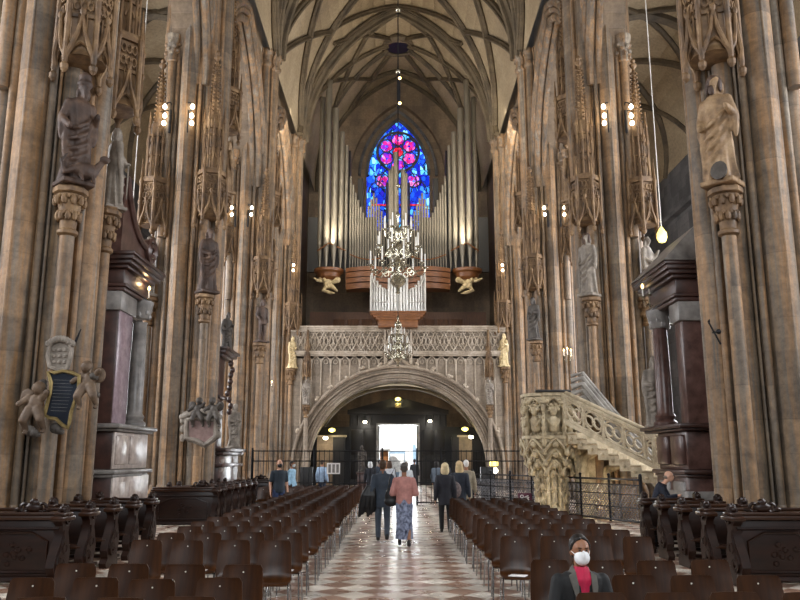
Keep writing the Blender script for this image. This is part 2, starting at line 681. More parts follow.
# arcade walls over the piers, with their arches
ys = [PY[0] - 10.4] + PY
for s, nm in ((-1, 'left'), (1, 'right')):
    mb, mo = MB(), MB()
    for y0, y1 in zip(ys, ys[1:]):
        ym, a = (y0 + y1) / 2, (y1 - y0) / 2 - .85
        ar = [(ym + u, 14.5 + z) for u, z in parch(a, 6.2)]
        arch_wall(mb, 'x', y0, y1, 14.5, SPR + 3, ar, s * 6.75, s * 7.9)
        for k, (off, xx, r) in enumerate(((0, 6.72, .16), (.3, 6.62, .13), (.55, 6.58, .15), (-.1, 7.0, .12))):
            pts = [(s * xx, ym + u, 14.5 + z) for u, z in parch(a + off, 6.2 + off * 1.1)]
            mo.tube(pts, r, 8)
    mb.bx(s * 6.75, s * 7.9, PY[-1], YW, 0, SPR + 3)
    mb.bx(s * 6.75, s * 7.9, YE, ys[0], 14.5, SPR + 3)
    struct(mb.build('wall_arcade_' + nm, 'wall'))
    struct(mo.build('trim_1' if s < 0 else 'trim_2', 'pier'))


# nave vault
def vp(s, t, y, dz=0):
    f = t * VF
    r = VR - dz
    return (s * (-VC + r * math.cos(f)), y, SPR + r * math.sin(f))


mb = MB()
nt_ = 14
cols = [(-1, i / nt_) for i in range(nt_ + 1)] + [(1, i / nt_) for i in range(nt_ - 1, -1, -1)]
for (s0, t0), (s1, t1) in zip(cols, cols[1:]):
    a, b = vp(s0, t0, YE, -.12), vp(s1, t1, YE, -.12)
    c, d = vp(s1, t1, YW, -.12), vp(s0, t0, YW, -.12)
    up = Vector((0, 0, .4))
    mb.rings([[a, b, c, d], [Vector(q) + up for q in (a, b, c, d)]])
struct(mb.build('ceiling', 'vault', ang=60))


def ribline(mb, s, t0, y0, t1, y1, r=.17, n=14):
    pts = [vp(s, lerp(t0, t1, i / n), lerp(y0, y1, i / n), .03) for i in range(n + 1)]
    mb.tube(pts, r, 6)
    pts = [vp(s, lerp(t0, t1, i / n), lerp(y0, y1, i / n), .03 + r * 1.1) for i in range(n + 1)]
    mb.tube(pts, r * .5, 6)


rb = MB()
for s in (-1, 1):
    for y in PY[1:] + [YW - .2]:
        ribline(rb, s, 0, y, 1, y, .3)
        ribline(rb, s, 0, y - .42, 1, y - .42, .13)
        ribline(rb, s, 0, y + .42, 1, y + .42, .13)
    for y0, y1 in zip(PY[1:], PY[2:]):
        ym, L = (y0 + y1) / 2, y1 - y0
        ribline(rb, s, 0, y0, 1, ym)
        ribline(rb, s, 0, y1, 1, ym)
        ribline(rb, s, 0, y1, .53, y1 - 7.4, .15)
        ribline(rb, s, 0, y0, .53, y0 + 7.4, .15)
        ribline(rb, s, .53, y1 - 7.4, 1, y0 + .4, .13)
        ribline(rb, s, .53, y0 + 7.4, 1, y1 - .4, .13)
    ym = 51.2
    for e in (-1, 1):
        q = lambda v: ym + e * v
        ribline(rb, s, .95, q(1.0), .8, q(3.2), .15)
        ribline(rb, s, .8, q(3.2), 1, q(4.0), .14)
        ribline(rb, s, .8, q(3.2), .56, q(5.5), .14)
        ribline(rb, s, .8, q(3.2), .48, q(-1.9), .13)
        ribline(rb, s, 0, q(5.6), .48, q(1.9), .15)
        ribline(rb, s, .48, q(1.9), .93, q(.3), .13)
zr = SPR + VH - .1
rb.ring((0, 51.2, zr - .12), 1.15, .24, 'z', 24, 8)
rb.ring((0, 51.2, zr - .3), 1.0, .12, 'z', 24, 8)
struct(rb.build('trim_3', 'rib'))
dark_disc = MB().lathe([(.98, 0), (.98, .35)], (0, 51.2, zr - .28), 24)  # solid black disc paints the darkness inside the ring opening
struct(dark_disc.build('ceiling_dark_disc', 'black'))

# aisles: vaults, outer walls with windows
for s, nm in ((-1, 'left'), (1, 'right')):
    x0, x1 = 7.9, 17.0
    xm, a = (x0 + x1) / 2, (x1 - x0) / 2
    pr = [(xm + u, 19.3 + z) for u, z in parch(a, 5.0, 10)]
    mb, ri = MB(), MB()
    for (ua, za), (ub, zb) in zip(pr, pr[1:]):
        q = [(s * ua, YE, za), (s * ub, YE, zb), (s * ub, YW, zb), (s * ua, YW, za)]
        mb.rings([q, [(p[0], p[1], p[2] + .3) for p in q]])
    struct(mb.build('ceiling_aisle_' + nm, 'vault', ang=60))
    c_ = lambda t: pr[min(int(t * (len(pr) - 1)), len(pr) - 1)]

    def aisle_pt(t, y):
        k = t * (len(pr) - 1)
        i = min(int(k), len(pr) - 2)
        f = k - i
        return (s * lerp(pr[i][0], pr[i + 1][0], f), y, lerp(pr[i][1], pr[i + 1][1], f) - .1)
    for y0, y1 in zip(ys, ys[1:]):
        for (ta, ya, tb, yb, r) in ((0, y0, 1, y1, .2), (1, y0, 0, y1, .2), (0, y0, 1, y0, .32), (0, (y0 + y1) / 2, .5, y0, .16), (0, (y0 + y1) / 2, .5, y1, .16), (1, (y0 + y1) / 2, .5, y0, .16), (1, (y0 + y1) / 2, .5, y1, .16)):
            ri.tube([aisle_pt(lerp(ta, tb, i / 20), lerp(ya, yb, i / 20)) for i in range(21)], r, 6)
    struct(ri.build('trim_4' if s < 0 else 'trim_5', 'rib'))
    wl = MB()
    for i, (y0, y1) in enumerate(zip(ys, ys[1:])):
        ym = (y0 + y1) / 2
        ar = [(ym + u, 12 + z) for u, z in parch(2.0, 3.4, 8)]
        arch_wall(wl, 'x', y0, y1, 0, 19.6, [(ar[0][0], 5.0)] + ar + [(ar[-1][0], 5.0)], s * 17, s * 17.5)
        wl.bx(s * 17, s * 17.5, ym - 2.0, ym + 2.0, 0, 5.0)
        fr = MB()
        for u in (-2, -1, 0, 1, 2):
            fr.cyl((s * 17.1, ym + u, 5), (s * 17.1, ym + u, 12 + (3.3 if u == 0 else 2.2 if abs(u) == 1 else 0)), .07, n=6)
        fr.tube([(s * 17.1, u, z) for u, z in ar], .1, 6)
        for u in (-1.5, -.5, .5, 1.5):
            fr.ring((s * 17.1, ym + u, 12), .45, .05, 'x', 12, 5)
        wo = struct(fr.build('window_%d' % (i + (2 if s < 0 else 6)), 'tracery'))
        gl = MB().plate([(u, z) for u, z in ar] + [(ym + 2, 5), (ym - 2, 5)], 'x', s * 17.2, s * 17.24)
        gl.build('pane', 'glass_grey', wo)
    wl.bx(s * 17, s * 17.5, YE, ys[0], 0, 19.6)
    wl.bx(s * 17, s * 17.5, PY[-1], YW, 0, 19.6)
    wl.bx(s * 16.6, s * 17, YE, YW, 16.2, 16.45)
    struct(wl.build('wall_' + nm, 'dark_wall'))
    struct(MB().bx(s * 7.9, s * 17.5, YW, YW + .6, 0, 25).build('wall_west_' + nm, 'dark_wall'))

# unseen wall added behind the camera to darken low reflections
struct(MB().bx(-17.5, 17.5, YE - .5, YE, 0, 7.5).build('wall_east', 'dark_wall'))

# west wall with the great window
WY = YW
win = [(u, 23.2 + z) for u, z in parch(2.42, 4.6, 14)]
oar = [(u, 23.0 + z) for u, z in parch(3.6, 5.9, 14)]
mb = MB()
arch_wall(mb, 'y', -6.75, 6.75, 10, 33, [(oar[0][0], 17.4)] + oar + [(oar[-1][0], 17.4)], WY - .6, WY)
arch_wall(mb, 'y', -6.75, 6.75, 10, 33, [(win[0][0], 18.6)] + win + [(win[-1][0], 18.6)], WY, WY + .5)
mb.bx(-3.6, 3.6, WY - .6, WY, 8, 17.4)
mb.bx(-2.42, 2.42, WY, WY + .5, 8, 18.6)
mb.bx(-6.75, 6.75, WY, WY + .5, 7.6, 10)
for s in (-1, 1):
    mb.bx(s * 6.75, s * 2.0, WY + .0, WY + .5, 0, 7.6)
mb.bx(-2.0, 2.0, WY, WY + .5, 4.3, 7.6)
struct(mb.build('wall_west', 'wall'))
fr = MB()
yw = WY + .1
fr.tube([(u, yw, z) for u, z in win], .16, 8)
fr.tube([(u * 1.22, yw - .25, 23.1 + (z - 23.2) * 1.15) for u, z in win], .12, 8)
for u in (-.85, .85):
    fr.cyl((u, yw, 18.6), (u, yw, 22.6), .085, n=6)
for zz in (19.4, 20.7):
    fr.cyl((-2.4, yw, zz), (2.4, yw, zz), .035, n=5)
RC = (0, yw, 25.1)
fr.ring(RC, 1.62, .1, 'y', 28, 6)
fr.ring(RC, .42, .05, 'y', 12, 5)
flowers = [(RC[0] + 1.02 * math.sin(R(a)), RC[2] + 1.02 * math.cos(R(a)), .47) for a in range(0, 360, 60)]
small = [(-1.2, 22.75, .5), (1.2, 22.75, .5)]
for fx, fz, rr in flowers + small:
    fr.ring((fx, yw, fz), rr + .05, .05, 'y', 14, 5)
for s in (-1, 1):
    fr.tube([(s * .85 + (u * .8), yw, 22.1 + z) for u, z in parch(.8, 1.6, 6)], .05, 5)
    fr.tube([(s * 1.62 + (u * .8), yw, 21.8 + z) for u, z in parch(.75, .9, 6)], .05, 5)
w1 = struct(fr.build('window_1', 'dark_wall'))
gl = MB().plate(win + [(2.42, 18.6), (-2.42, 18.6)], 'y', WY + .26, WY + .3)
gl.build('pane', 'glass_blue', w1)
for nm, mt, pet in (('flower_pane', 'glass_pink', True),):
    for fx, fz, rr in flowers + small:
        p = MB()
        n = 5 if rr < .48 else 4
        for j in range(n):
            a = 2 * PI * j / n + PI / 4
            p.plate([(fx + rr * .58 * math.cos(a) + rr * .4 * math.cos(q * PI / 6), fz + rr * .58 * math.sin(a) + rr * .4 * math.sin(q * PI / 6)) for q in range(12)], 'y', WY + .2, WY + .24)
        p.build(nm, mt, w1)
p = MB()
for j in range(6):
    a = 2 * PI * j / 6
    p.plate([(.27 * math.cos(a) + .16 * math.cos(q * PI / 5), RC[2] + .27 * math.sin(a) + .16 * math.sin(q * PI / 5)) for q in range(10)], 'y', WY + .18, WY + .22)
p.plate([(.12 * math.cos(q * PI / 5), RC[2] + .12 * math.sin(q * PI / 5)) for q in range(10)], 'y', WY + .16, WY + .2)
p.build('rosette_pane', 'glass_red', w1)
for s in (-1, 1):
    MB().plate([(s * 1.75, 23.3), (s * 2.3, 23.3), (s * 2.1, 24.9), (s * 1.72, 25.2), (s * 1.72, 24.1)], 'y', WY + .2, WY + .24).build('side_pane', 'glass_cyan', w1)
    MB().bx(s * 2.1, s * 2.38, WY + .2, WY + .24, 18.7, 22.3).build('border_pane', 'glass_cyan', w1)
    MB().bx(s * .15, s * 2.1, WY + .2, WY + .24, 20.75, 20.9).build('red_band_pane', 'glass_red', w1)
    for fx, fz in ((s * .55, 26.75), (s * 1.25, 23.45)):
        MB().plate([(fx + .2 * math.cos(q * PI / 5), fz + .28 * math.sin(q * PI / 5)) for q in range(10)], 'y', WY + .2, WY + .24).build('light_pane', 'glass_cyan', w1)

# ------------------------------------------------------------------ west gallery
GY = 46.0
EZ = 1.25


def ell_arch(a, b, n=36):
    return [(-a * math.cos(PI * i / n), EZ + b * math.sin(PI * i / n)) for i in range(n + 1)]


mb = MB()
arch_wall(mb, 'y', -6.4, 6.4, 0, 9.25, [(-6.0, 0)] + ell_arch(6.0, 5.76) + [(6.0, 0)], GY + .1, GY + .55)
arch_wall(mb, 'y', -6.4, 6.4, 0, 7.6, [(-5.35, 0)] + ell_arch(5.35, 5.18) + [(5.35, 0)], GY + .55, GY + 1.0)
g = struct(mb.build('wall_gallery', 'gallery'))
tr = MB()
for a, b, y, r in ((6.12, 5.86, GY - .04, .1), (5.92, 5.7, GY + .24, .09), (5.76, 5.55, GY + .1, .055), (5.6, 5.4, GY + .34, .1), (5.44, 5.26, GY + .26, .05), (5.33, 5.16, GY + .45, .09), (5.27, 5.1, GY + .8, .09)):
    tr.tube([(u, y, z) for u, z in ell_arch(a, b)] , r, 8)
    for s in (-1, 1):
        tr.cyl((s * a, y, 0), (s * a, y, EZ), r, n=8)
tr.build('arch_moulding', 'gallery', g)
# keel of the ogee
kl = MB()
for s in (-1, 1):
    kl.tube([(s * 1.5, GY - .02, 6.9), (s * .8, GY - .05, 7.12), (s * .35, GY - .1, 7.4), (s * .1, GY - .12, 7.9)], [.1, .12, .11, .08], 6)
kl.ell((0, GY - .14, 8.0), (.16, .12, .2), 8, 6)
kl.build('ogee_keel', 'tracery', g)
bt = MB()
for i in range(-10, 11):
    x = i * .57
    if abs(x) < .9 or abs(x) > 5.75:
        continue
    zt = EZ + 5.85 * math.sqrt(max(0, 1 - (x / 6.1) ** 2))
    if zt < 7.4:
        bt.cyl((x, GY + .02, zt), (x, GY + .02, 7.55), .045, n=5)
    bt.tube([(x + .285 + u, GY + .02, 7.3 + z) for u, z in parch(.26, .4, 5)], .035, 5)
    bt.ring((x + .285, GY + .04, 7.38), .12, .03, 'y', 8, 4)
bt.build('blind_tracery', 'tracery', g)
ck = MB()
for i in range(3, 34):
    if i in (17, 18, 19) or i % 2:
        continue
    a = PI * i / 36
    x, z = -6.15 * math.cos(a), EZ + 5.95 * math.sin(a)
    for q in range(3):
        ck.ell((x + rnd.uniform(-.1, .1), GY - .08 + rnd.uniform(-.06, .06), z + rnd.uniform(0, .2)), (.11, .1, .1), 7, 5)
ck.build('crockets', 'tracery', g)
mo = MB()
mo.bx(-6.4, 6.4, GY - .16, GY + .3, 7.82, 7.94).bx(-6.4, 6.4, GY - .08, GY + .3, 7.72, 7.82).bx(-6.4, 6.4, GY - .2, GY + .3, 7.94, 8.02)
mo.bx(-6.4, 6.4, GY - .14, GY + .35, 9.3, 9.42).bx(-6.4, 6.4, GY - .2, GY + .4, 9.42, 9.52).bx(-6.4, 6.4, GY - .08, GY + .3, 9.18, 9.3)
mo.build('cornice', 'tracery', g)
bl = MB()
for i in range(-11, 11):
    x = i * .55 + .275
    if abs(x) < .75 or abs(x) > 5.9:
        continue
    bl.ring((x, GY + .02, 8.62), .27, .035, 'y', 14, 5)
    bl.ring((x, GY + .02, 8.62), .1, .03, 'y', 8, 4)
    for s in (-1, 1):
        bl.tube([(x - s * .275, GY, 8.06), (x - s * .1, GY, 8.35), (x + s * .12, GY, 8.85), (x + s * .275, GY, 9.18)], .04, 5)
        bl.tube([(x + s * .05, GY, 9.18), (x + s * .2, GY, 9.0), (x + s * .275, GY, 8.75)], .03, 4)
        bl.tube([(x + s * .05, GY, 8.06), (x + s * .2, GY, 8.25), (x + s * .275, GY, 8.5)], .03, 4)
bl.build('balustrade_tracery', 'tracery', g)
# central bay carrying the small organ
cb = MB()
for s in (-1, 1):
    cb.bx(s * .72, s * .84, GY - .25, GY + .2, 7.2, 9.3)
    cb.tube([(s * .72, GY - .15, 7.3), (s * .68, GY - .2, 8.4), (s * .45, GY - .3, 9.1), (s * .05, GY - .32, 9.35)], .06, 6)
    for q in range(2):
        cb.ring((s * (.2 + .3 * q), GY - .3, 9.15), .14, .03, 'y', 10, 5)
    cb.tube([(s * .35 + u, GY - .1, 8.6 + z) for u, z in parch(.3, .45, 5)], .035, 5)
    cb.cyl((s * .05, GY - .1, 7.9), (s * .05, GY - .1, 9.2), .04, n=5)
cb.build('organ_bracket', 'tracery', g)
struct(MB().bx(-6.75, 6.75, GY + .1, YW, 7.6, 8.1).build('floor_gallery', 'gallery'))
# low vault under the gallery
uv = MB()
ea = ell_arch(6.0, 5.6, 24)
for (ua, za), (ub, zb) in zip(ea, ea[1:]):
    q = [(ua, GY + 1, za), (ub, GY + 1, zb), (ub, YW, zb), (ua, YW, za)]
    uv.rings([q, [(p[0] * 1.01, p[1], p[2] + .15) for p in q]])
struct(uv.build('ceiling_porch', 'vault', ang=60))
ur = MB()
for y in (48.5, 51.5):
    ur.tube([(u, y, z) for u, z in ell_arch(5.9, 5.5)], .16, 6)
for s in (-1, 1):
    for y0, y1 in ((47.2, 51.5), (51.5, 56)):
        for d in (0, 1):
            ya, yb = (y0, y1) if d else (y1, y0)
            ur.tube([(s * 5.9 * math.cos(PI / 2 * i / 16), lerp(ya, yb, i / 16), EZ + 5.5 * math.sin(PI / 2 * i / 16)) for i in range(17)], .13, 6)
struct(ur.build('trim_6', 'rib'))

# wooden vestibule of the west door
dY = 54.2
D0, D1 = P(378, 425, dY), P(418, 425, dY)
vb = MB()
vL, vR_ = -3.35, 3.35
vb.bx(vL, D0.x - .1, dY, dY + .3, 0, 4.9).bx(D1.x + .1, vR_, dY, dY + .3, 0, 4.9).bx(D0.x - .1, D1.x + .1, dY, dY + .3, D0.z + .05, 4.9)
vb.bx(vL - .12, vR_ + .12, dY - .25, dY + .3, 4.75, 5.05)
vb.plate([(-3.4, 5.05), (3.4, 5.05), (0, 5.95)], 'y', dY, dY + .3)
vb.bx(-6.0, vL, dY + .25, dY + .5, 0, 3.9).bx(vR_, 6.0, dY + .25, dY + .5, 0, 3.9)
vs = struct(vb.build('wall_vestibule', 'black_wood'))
vp_ = MB()
for x in (-3.2, -2.75, -2.3, -1.85, 1.95, 2.4, 2.85, 3.2):
    vp_.cyl((x, dY - .06, 4.0), (x, dY - .06, 4.7), .05, n=8)
for x0, x1 in ((-3.2, -2.4), (-2.3, -1.55), (1.65, 2.4), (2.5, 3.2)):
    for z0, z1 in ((.4, 1.8), (2.0, 3.7)):
        vp_.bev(x0, x1, dY - .05, dY + .02, z0, z1, .03)
vp_.build('panelling', 'black_wood', vs)
df = MB()
df.bx(D0.x - .12, D0.x, dY - .08, dY + .35, 0, D0.z + .1).bx(D1.x, D1.x + .12, dY - .08, dY + .35, 0, D0.z + .1).bx(D0.x - .12, D1.x + .12, dY - .08, dY + .35, D0.z, D0.z + .12)
dr = struct(df.build('door_1', 'marble_grey'))
for s, x in ((1, D0.x), (-1, D1.x)):
    MB().bev(x, x + s * .1, dY + .3, dY + 1.6, .02, D0.z - .05, .02).build('door_leaf', 'rail_grey', dr)
# side doorways of the porch (pale opening panels left and right)
for s, px0, px1, k in ((-1, 317, 333, 2), (1, 459, 472, 3)):
    a, b = P(px0, 437, 53.4), P(px1, 437, 53.4)
    p = MB().bx(a.x, b.x, 53.5, 53.9, 0, a.z)
    o = struct(p.build('door_%d' % k, 'wall'))
    MB().bx(a.x - .1, b.x + (.9 if s < 0 else .1), 53.3, 53.9, a.z, a.z + .12).build('door_lintel', 'tracery', o)
    MB().bx(b.x if s < 0 else a.x - .5, b.x + .8 if s < 0 else a.x, 53.45, 53.95, 0, a.z).build('door_side', 'black_wood', o)

# the square outside
MB().bx(-30, 30, 58, 110, -.32, -.02).build('ground_plaza', 'plaza')
struct(bpy.data.objects['ground_plaza'])
fc = MB().bx(-26, 26, 96, 98, 0, 22)
fo = fc.build('building', 'facade')
tag(fo, 'pale building across the sunny square outside the open west door', 'building')
for x in (-9, -5.4, -1.8, 1.8, 5.4, 9):
    for z in (10.5,):
        MB().bx(x - .6, x + .6, 95.9, 96.0, z, z + 2).build('window', 'shop_glass', fo)
MB().bx(1.8, 4.6, 95.8, 96, .2, 3.4).build('shop_front', 'shop_glass', fo)
kio = MB().bev(-2.6, -.9, 73.6, 75, .0, 2.5, .05)
ko = tag(kio.build('kiosk', 'organ_wood'), 'brown kiosk seen through the left of the open west door', 'kiosk')
MB().bx(-2.75, -.75, 73.3, 75.2, 2.5, 2.62).build('roof', 'rail_grey', ko)
tb = MB().bx(-.85, .7, 75.6, 76.6, 0, 2.4)
to = tag(tb.build('poster_stand', 'shop_glass'), 'blue poster stand outside the open west door beside the brown kiosk', 'stand')
MB().bx(-.75, .6, 75.55, 75.6, .5, 2.2).build('poster', 'facade', to)

# ------------------------------------------------------------------ figures
def limb(mb, pts, rs):
    for (a, b), (ra, rb_) in zip(zip(pts, pts[1:]), zip(rs, rs[1:])):
        mb.cap(a, b, ra, rb_)


def statue_mesh(seed, mat, staff=False, arms='fold', child=False, bare=False, hat=False):
    """a carved standing figure two metres tall, facing -y, as one carved block: robe, arms, head, hair, plinth"""
    r = random.Random(seed)
    mb = MB()
    ph, lean = r.uniform(0, 6), r.uniform(-.05, .05)
    n = 30
    secs = []
    prof = [(0, .33, .26), (.05, .34, .27), (.3, .30, .24), (.7, .27, .21), (1.0, .25, .19), (1.15, .24, .17), (1.35, .26, .17), (1.52, .27, .16), (1.6, .2, .13), (1.64, .1, .09)]
    if bare:
        prof = [(.78, .16, .13), (.8, .22, .17), (1.0, .23, .16), (1.12, .19, .13), (1.3, .22, .14), (1.5, .26, .14), (1.6, .2, .12), (1.64, .1, .09)]
    for z, rx, ry in prof:
        ring = []
        fold = .12 * max(0, 1 - z / 1.7) + (.02 if not bare else 0)
        sx = lean * math.sin(z * 2.2)
        for j in range(n):
            a = 2 * PI * j / n
            k = 1 + fold * (math.sin(7 * a + ph + z * 1.3) + .6 * math.sin(11 * a - ph + z * .7))
            ring.append((sx + rx * k * math.cos(a), ry * k * math.sin(a), z))
        secs.append(ring)
    mb.rings(secs)
    if bare:
        for s in (-1, 1):
            limb(mb, [(s * .1, 0, .85), (s * .13, -.04, .45), (s * .12, .02, .06)], [.11, .085, .055])
            mb.ell((s * .13, -.07, .04), (.05, .12, .04))
    # mantle folds across the body
    if not bare:
        for i in range(4):
            z0 = 1.35 - i * .2
            mb.tube([(.26, -.05, z0), (.1, -.21, z0 - .22), (-.1, -.24, z0 - .34), (-.25, -.1, z0 - .36)], [.03, .045, .045, .03], 6)
        mb.tube([(-.27, -.05, 1.1), (-.3, -.08, .7), (-.27, -.12, .3), (-.32, -.1, .1)], [.06, .07, .06, .04], 7)
    hx = lean + r.uniform(-.03, .03)
    mb.cap((hx, 0, 1.58), (hx, -.03, 1.72), .075, .07)
    mb.ell((hx, -.05, 1.83), (.095, .115, .14))
    mb.ell((hx, -.165, 1.82), (.02, .03, .03), 6, 5)
    mb.ell((hx, -.02, 1.87), (.125, .13, .12))
    for q in range(7):
        a = PI * q / 6
        mb.ell((hx + .12 * math.cos(a), .02 + .06 * math.sin(a), 1.76 - .03 * (q % 2)), (.045, .05, .09), 7, 5)
    if r.random() < .65:
        mb.ell((hx, -.13, 1.72), (.065, .05, .09))
    if hat:
        mb.lathe([(.16, 0), (.17, .05), (.13, .08), (.14, .2), (.05, .27)], (hx, -.02, 1.9), 12)
    A = {'fold': [[(.25, 0, 1.5), (.33, .0, 1.2), (.12, -.26, 1.22)], [(-.25, 0, 1.5), (-.34, -.02, 1.22), (-.1, -.26, 1.12)]],
         'raise': [[(.25, 0, 1.5), (.42, -.08, 1.25), (.4, -.25, 1.5)], [(-.25, 0, 1.5), (-.33, 0, 1.2), (-.2, -.25, 1.05)]],
         'hold': [[(.25, 0, 1.5), (.36, .03, 1.2), (.3, -.22, 1.3)], [(-.25, 0, 1.5), (-.36, .03, 1.2), (-.28, -.22, 1.0)]],
         'down': [[(.25, 0, 1.5), (.32, .03, 1.2), (.3, -.05, .92)], [(-.25, 0, 1.5), (-.33, .04, 1.22), (-.26, -.16, 1.0)]]}[arms]
    for pts in A:
        limb(mb, pts, [.1, .085, .06])
        h = Vector(pts[-1])
        mb.ell(h, (.05, .05, .06))
        for q in range(4):
            mb.cap(h + Vector((-.03 + .02 * q, -.02, .02)), h + Vector((-.03 + .02 * q, -.07, .05 - .01 * q)), .014, .012, 6)
        if not bare:
            mb.tube([pts[1], Vector(pts[1]) + Vector((0, -.03, -.25)), Vector(pts[1]) + Vector((0, -.02, -.42))], [.09, .08, .03], 7)
    if child:
        mb.cap((.18, -.25, 1.25), (.16, -.27, 1.45), .08, .07)
        mb.ell((.16, -.28, 1.57), .075)
    mb.bx(-.34, .34, -.3, .3, -.06, .03)
    return mb.remesh('statue_body', mat, None, .022, 1)


def place_statue(name, label, pos, h, facing, mat, seed, group=None, attr=None, dark_hair=False, **kw):
    """pos is the point under the feet"""
    t = empty(name, label, 'statue', pos, facing + PI / 2, group)
    b = statue_mesh(seed, mat, **kw)
    b.name = 'carved_body'
    b.parent = t
    t.scale = (h / 2.0 * .84, h / 2.0 * .88, h / 2.0)
    if dark_hair:
        m = MB().ell((0, .0, 1.9), (.15, .15, .12), 12, 8).ell((0, .07, 1.8), (.14, .09, .15), 12, 8).ell((0, -.14, 1.7), (.075, .06, .1), 10, 7)
        for q in (-1, 1):
            m.ell((q * .13, -.02, 1.8), (.05, .08, .14), 9, 6)
        m.remesh('hair', 'statue_brown', t, .02, 1)
    if attr == 'staff':
        MB().cyl((.36, -.26, .05), (.4, -.24, 1.95), .02, .018, 8).build('staff', mat, t)
    elif attr == 'sword':
        m = MB().cyl((-.28, -.26, 1.1), (-.2, -.3, .25), .025, .012, 6)
        m.cyl((-.36, -.27, 1.05), (-.2, -.25, 1.07), .02, n=6)
        m.build('sword', mat, t)
    elif attr == 'book':
        MB().bev(-.22, .02, -.36, -.28, 1.1, 1.38, .02).build('book', mat, t)
    elif attr == 'dragon':
        m = MB()
        m.ell((.1, -.3, .2), (.28, .16, .16)).cap((.3, -.32, .25), (.42, -.38, .42), .09, .06).ell((.45, -.42, .46), (.12, .08, .07))
        m.tube([(-.15, -.3, .2), (-.35, -.3, .1), (-.42, -.3, .3), (-.3, -.32, .45)], [.08, .06, .04, .02], 8)
        for x in (-.05, .2):
            m.cap((x, -.38, .15), (x + .04, -.45, -.02), .05, .035)
        m.remesh('dragon', mat, t, .02, 1)
    elif attr == 'shield':
        MB().lathe([(.02, -.04), (.16, -.02), (.17, .03), (.02, .05)], (0, 0, 0), 14).xf(Matrix.Translation((.1, -.34, .14)) @ Matrix.Rotation(R(80), 4, 'X')).build('disc', 'statue_dark', t)
    return t


# stone canopies over the statues
def canopy_meshes():
    hood, gab, pin, tier, spire = MB(), MB(), MB(), MB(), MB()
    hexa = lambda r, ph=0: [(r * math.cos(PI / 3 * i + ph), r * math.sin(PI / 3 * i + ph)) for i in range(6)]
    hood.prism(hexa(.4), .55, 2.0)
    hood.prism(hexa(.5), 1.95, 2.06).prism(hexa(.46), 2.06, 2.14)
    hood.prism(hexa(.46), 1.25, 1.32)
    hood.lathe([(.42, .5), (.3, .75), (.1, .85)], n=12)
    for i in range(6):
        a0, a1 = PI / 3 * i, PI / 3 * (i + 1)
        p, q = Vector((math.cos(a0), math.sin(a0), 0)) * .48, Vector((math.cos(a1), math.sin(a1), 0)) * .48
        m = (p + q) / 2
        out = m.normalized() * .06
        up = lambda z: Vector((0, 0, z))
        # ogee gable
        for e in (p, q):
            gab.tube([e + up(.42), lerp(e, m, .35) + out + up(.62), lerp(e, m, .75) + out + up(.9), m + out + up(1.28)], [.045, .045, .04, .03], 6)
            gab.tube([e + up(.42), lerp(e, m, .5) + up(.66), m + up(.75)], .03, 5)
        gab.ell(m + out + up(1.32), (.06, .06, .08), 7, 5)
        for t in (.25, .5, .75):
            for zz in (1.48, 1.76):
                c = lerp(p, q, t)
                tn = (q - p).normalized()
                gab.tube([c + tn * .055 * math.cos(k * PI / 4) + up(zz + .1 * math.sin(k * PI / 4)) for k in range(8)], .02, 4, closed=True)
        for t in (.35, .65):
            gab.cyl(lerp(p, q, t) + up(.85), lerp(p, q, t) + up(1.3), .018, n=4)
        pin.lathe([(.02, .1), (.07, .16), (.08, .24), (.04, .3), (.055, .34), (.055, 1.9), (.075, 1.94), (.075, 2.0), (.045, 2.06), (.012, 2.75)], p * 1.04, 8)
        pin.ell(p * 1.04 + up(.2), .075, 7, 5)
    tier.prism(hexa(.28, .3), 2.1, 4.1)
    for i in range(12):
        a = 2 * PI * i / 12
        c = Vector((math.cos(a), math.sin(a), 0)) * .33
        h = 3.7 if i % 2 else 4.25
        tier.lathe([(.035, 2.1), (.035, h - .35), (.055, h - .33), (.012, h + .25)], c, 6)
    for z in (2.9, 3.6):
        tier.prism(hexa(.345, .3), z, z + .07)
    for i in range(6):
        a = 2 * PI * (i + .5) / 6
        c = Vector((math.cos(a), math.sin(a), 0)) * .31
        for zz in (2.55, 3.3):
            tn = Vector((-math.sin(a), math.cos(a), 0))
            tier.tube([c + tn * u * .5 + Vector((0, 0, zz + z * .5)) for u, z in parch(.2, .35, 4)], .02, 4)
    spire.lathe([(.2, 4.0), (.13, 4.6), (.1, 5.6), (.06, 6.1), (.02, 6.35)], n=8)
    for k in range(26):
        z = 4.2 + k * .075
        a = k * 1.05
        r = .19 - (z - 4.2) * .05
        for q in range(3):
            spire.ell((r * math.cos(a + q * 2.1), r * math.sin(a + q * 2.1), z), (.045, .045, .04), 6, 4)
    spire.lathe([(.03, 6.2), (.12, 6.3), (.13, 6.36), (.05, 6.42), (.09, 6.5), (.02, 6.62)], n=8)
    return [('hood', hood), ('gable_tracery', gab), ('pinnacles', pin), ('lantern_tier', tier), ('spire', spire)]


CAN = [(n_, m_.mesh(n_, 'canopy', 30)) for n_, m_ in canopy_meshes()]


def place_canopy(label, x, y, z, sc=1.0, rz=0, stretch=1.0, upto=5):
    t = empty('statue_canopy', label, 'stone canopy', (x, y, z), rz, 'carved stone canopies on the pillars')
    t.scale = (sc, sc, sc * stretch)
    for n_, me in CAN[:upto]:
        o = bpy.data.objects.new(n_, me)
        COL.objects.link(o)
        o.parent = t
    return t


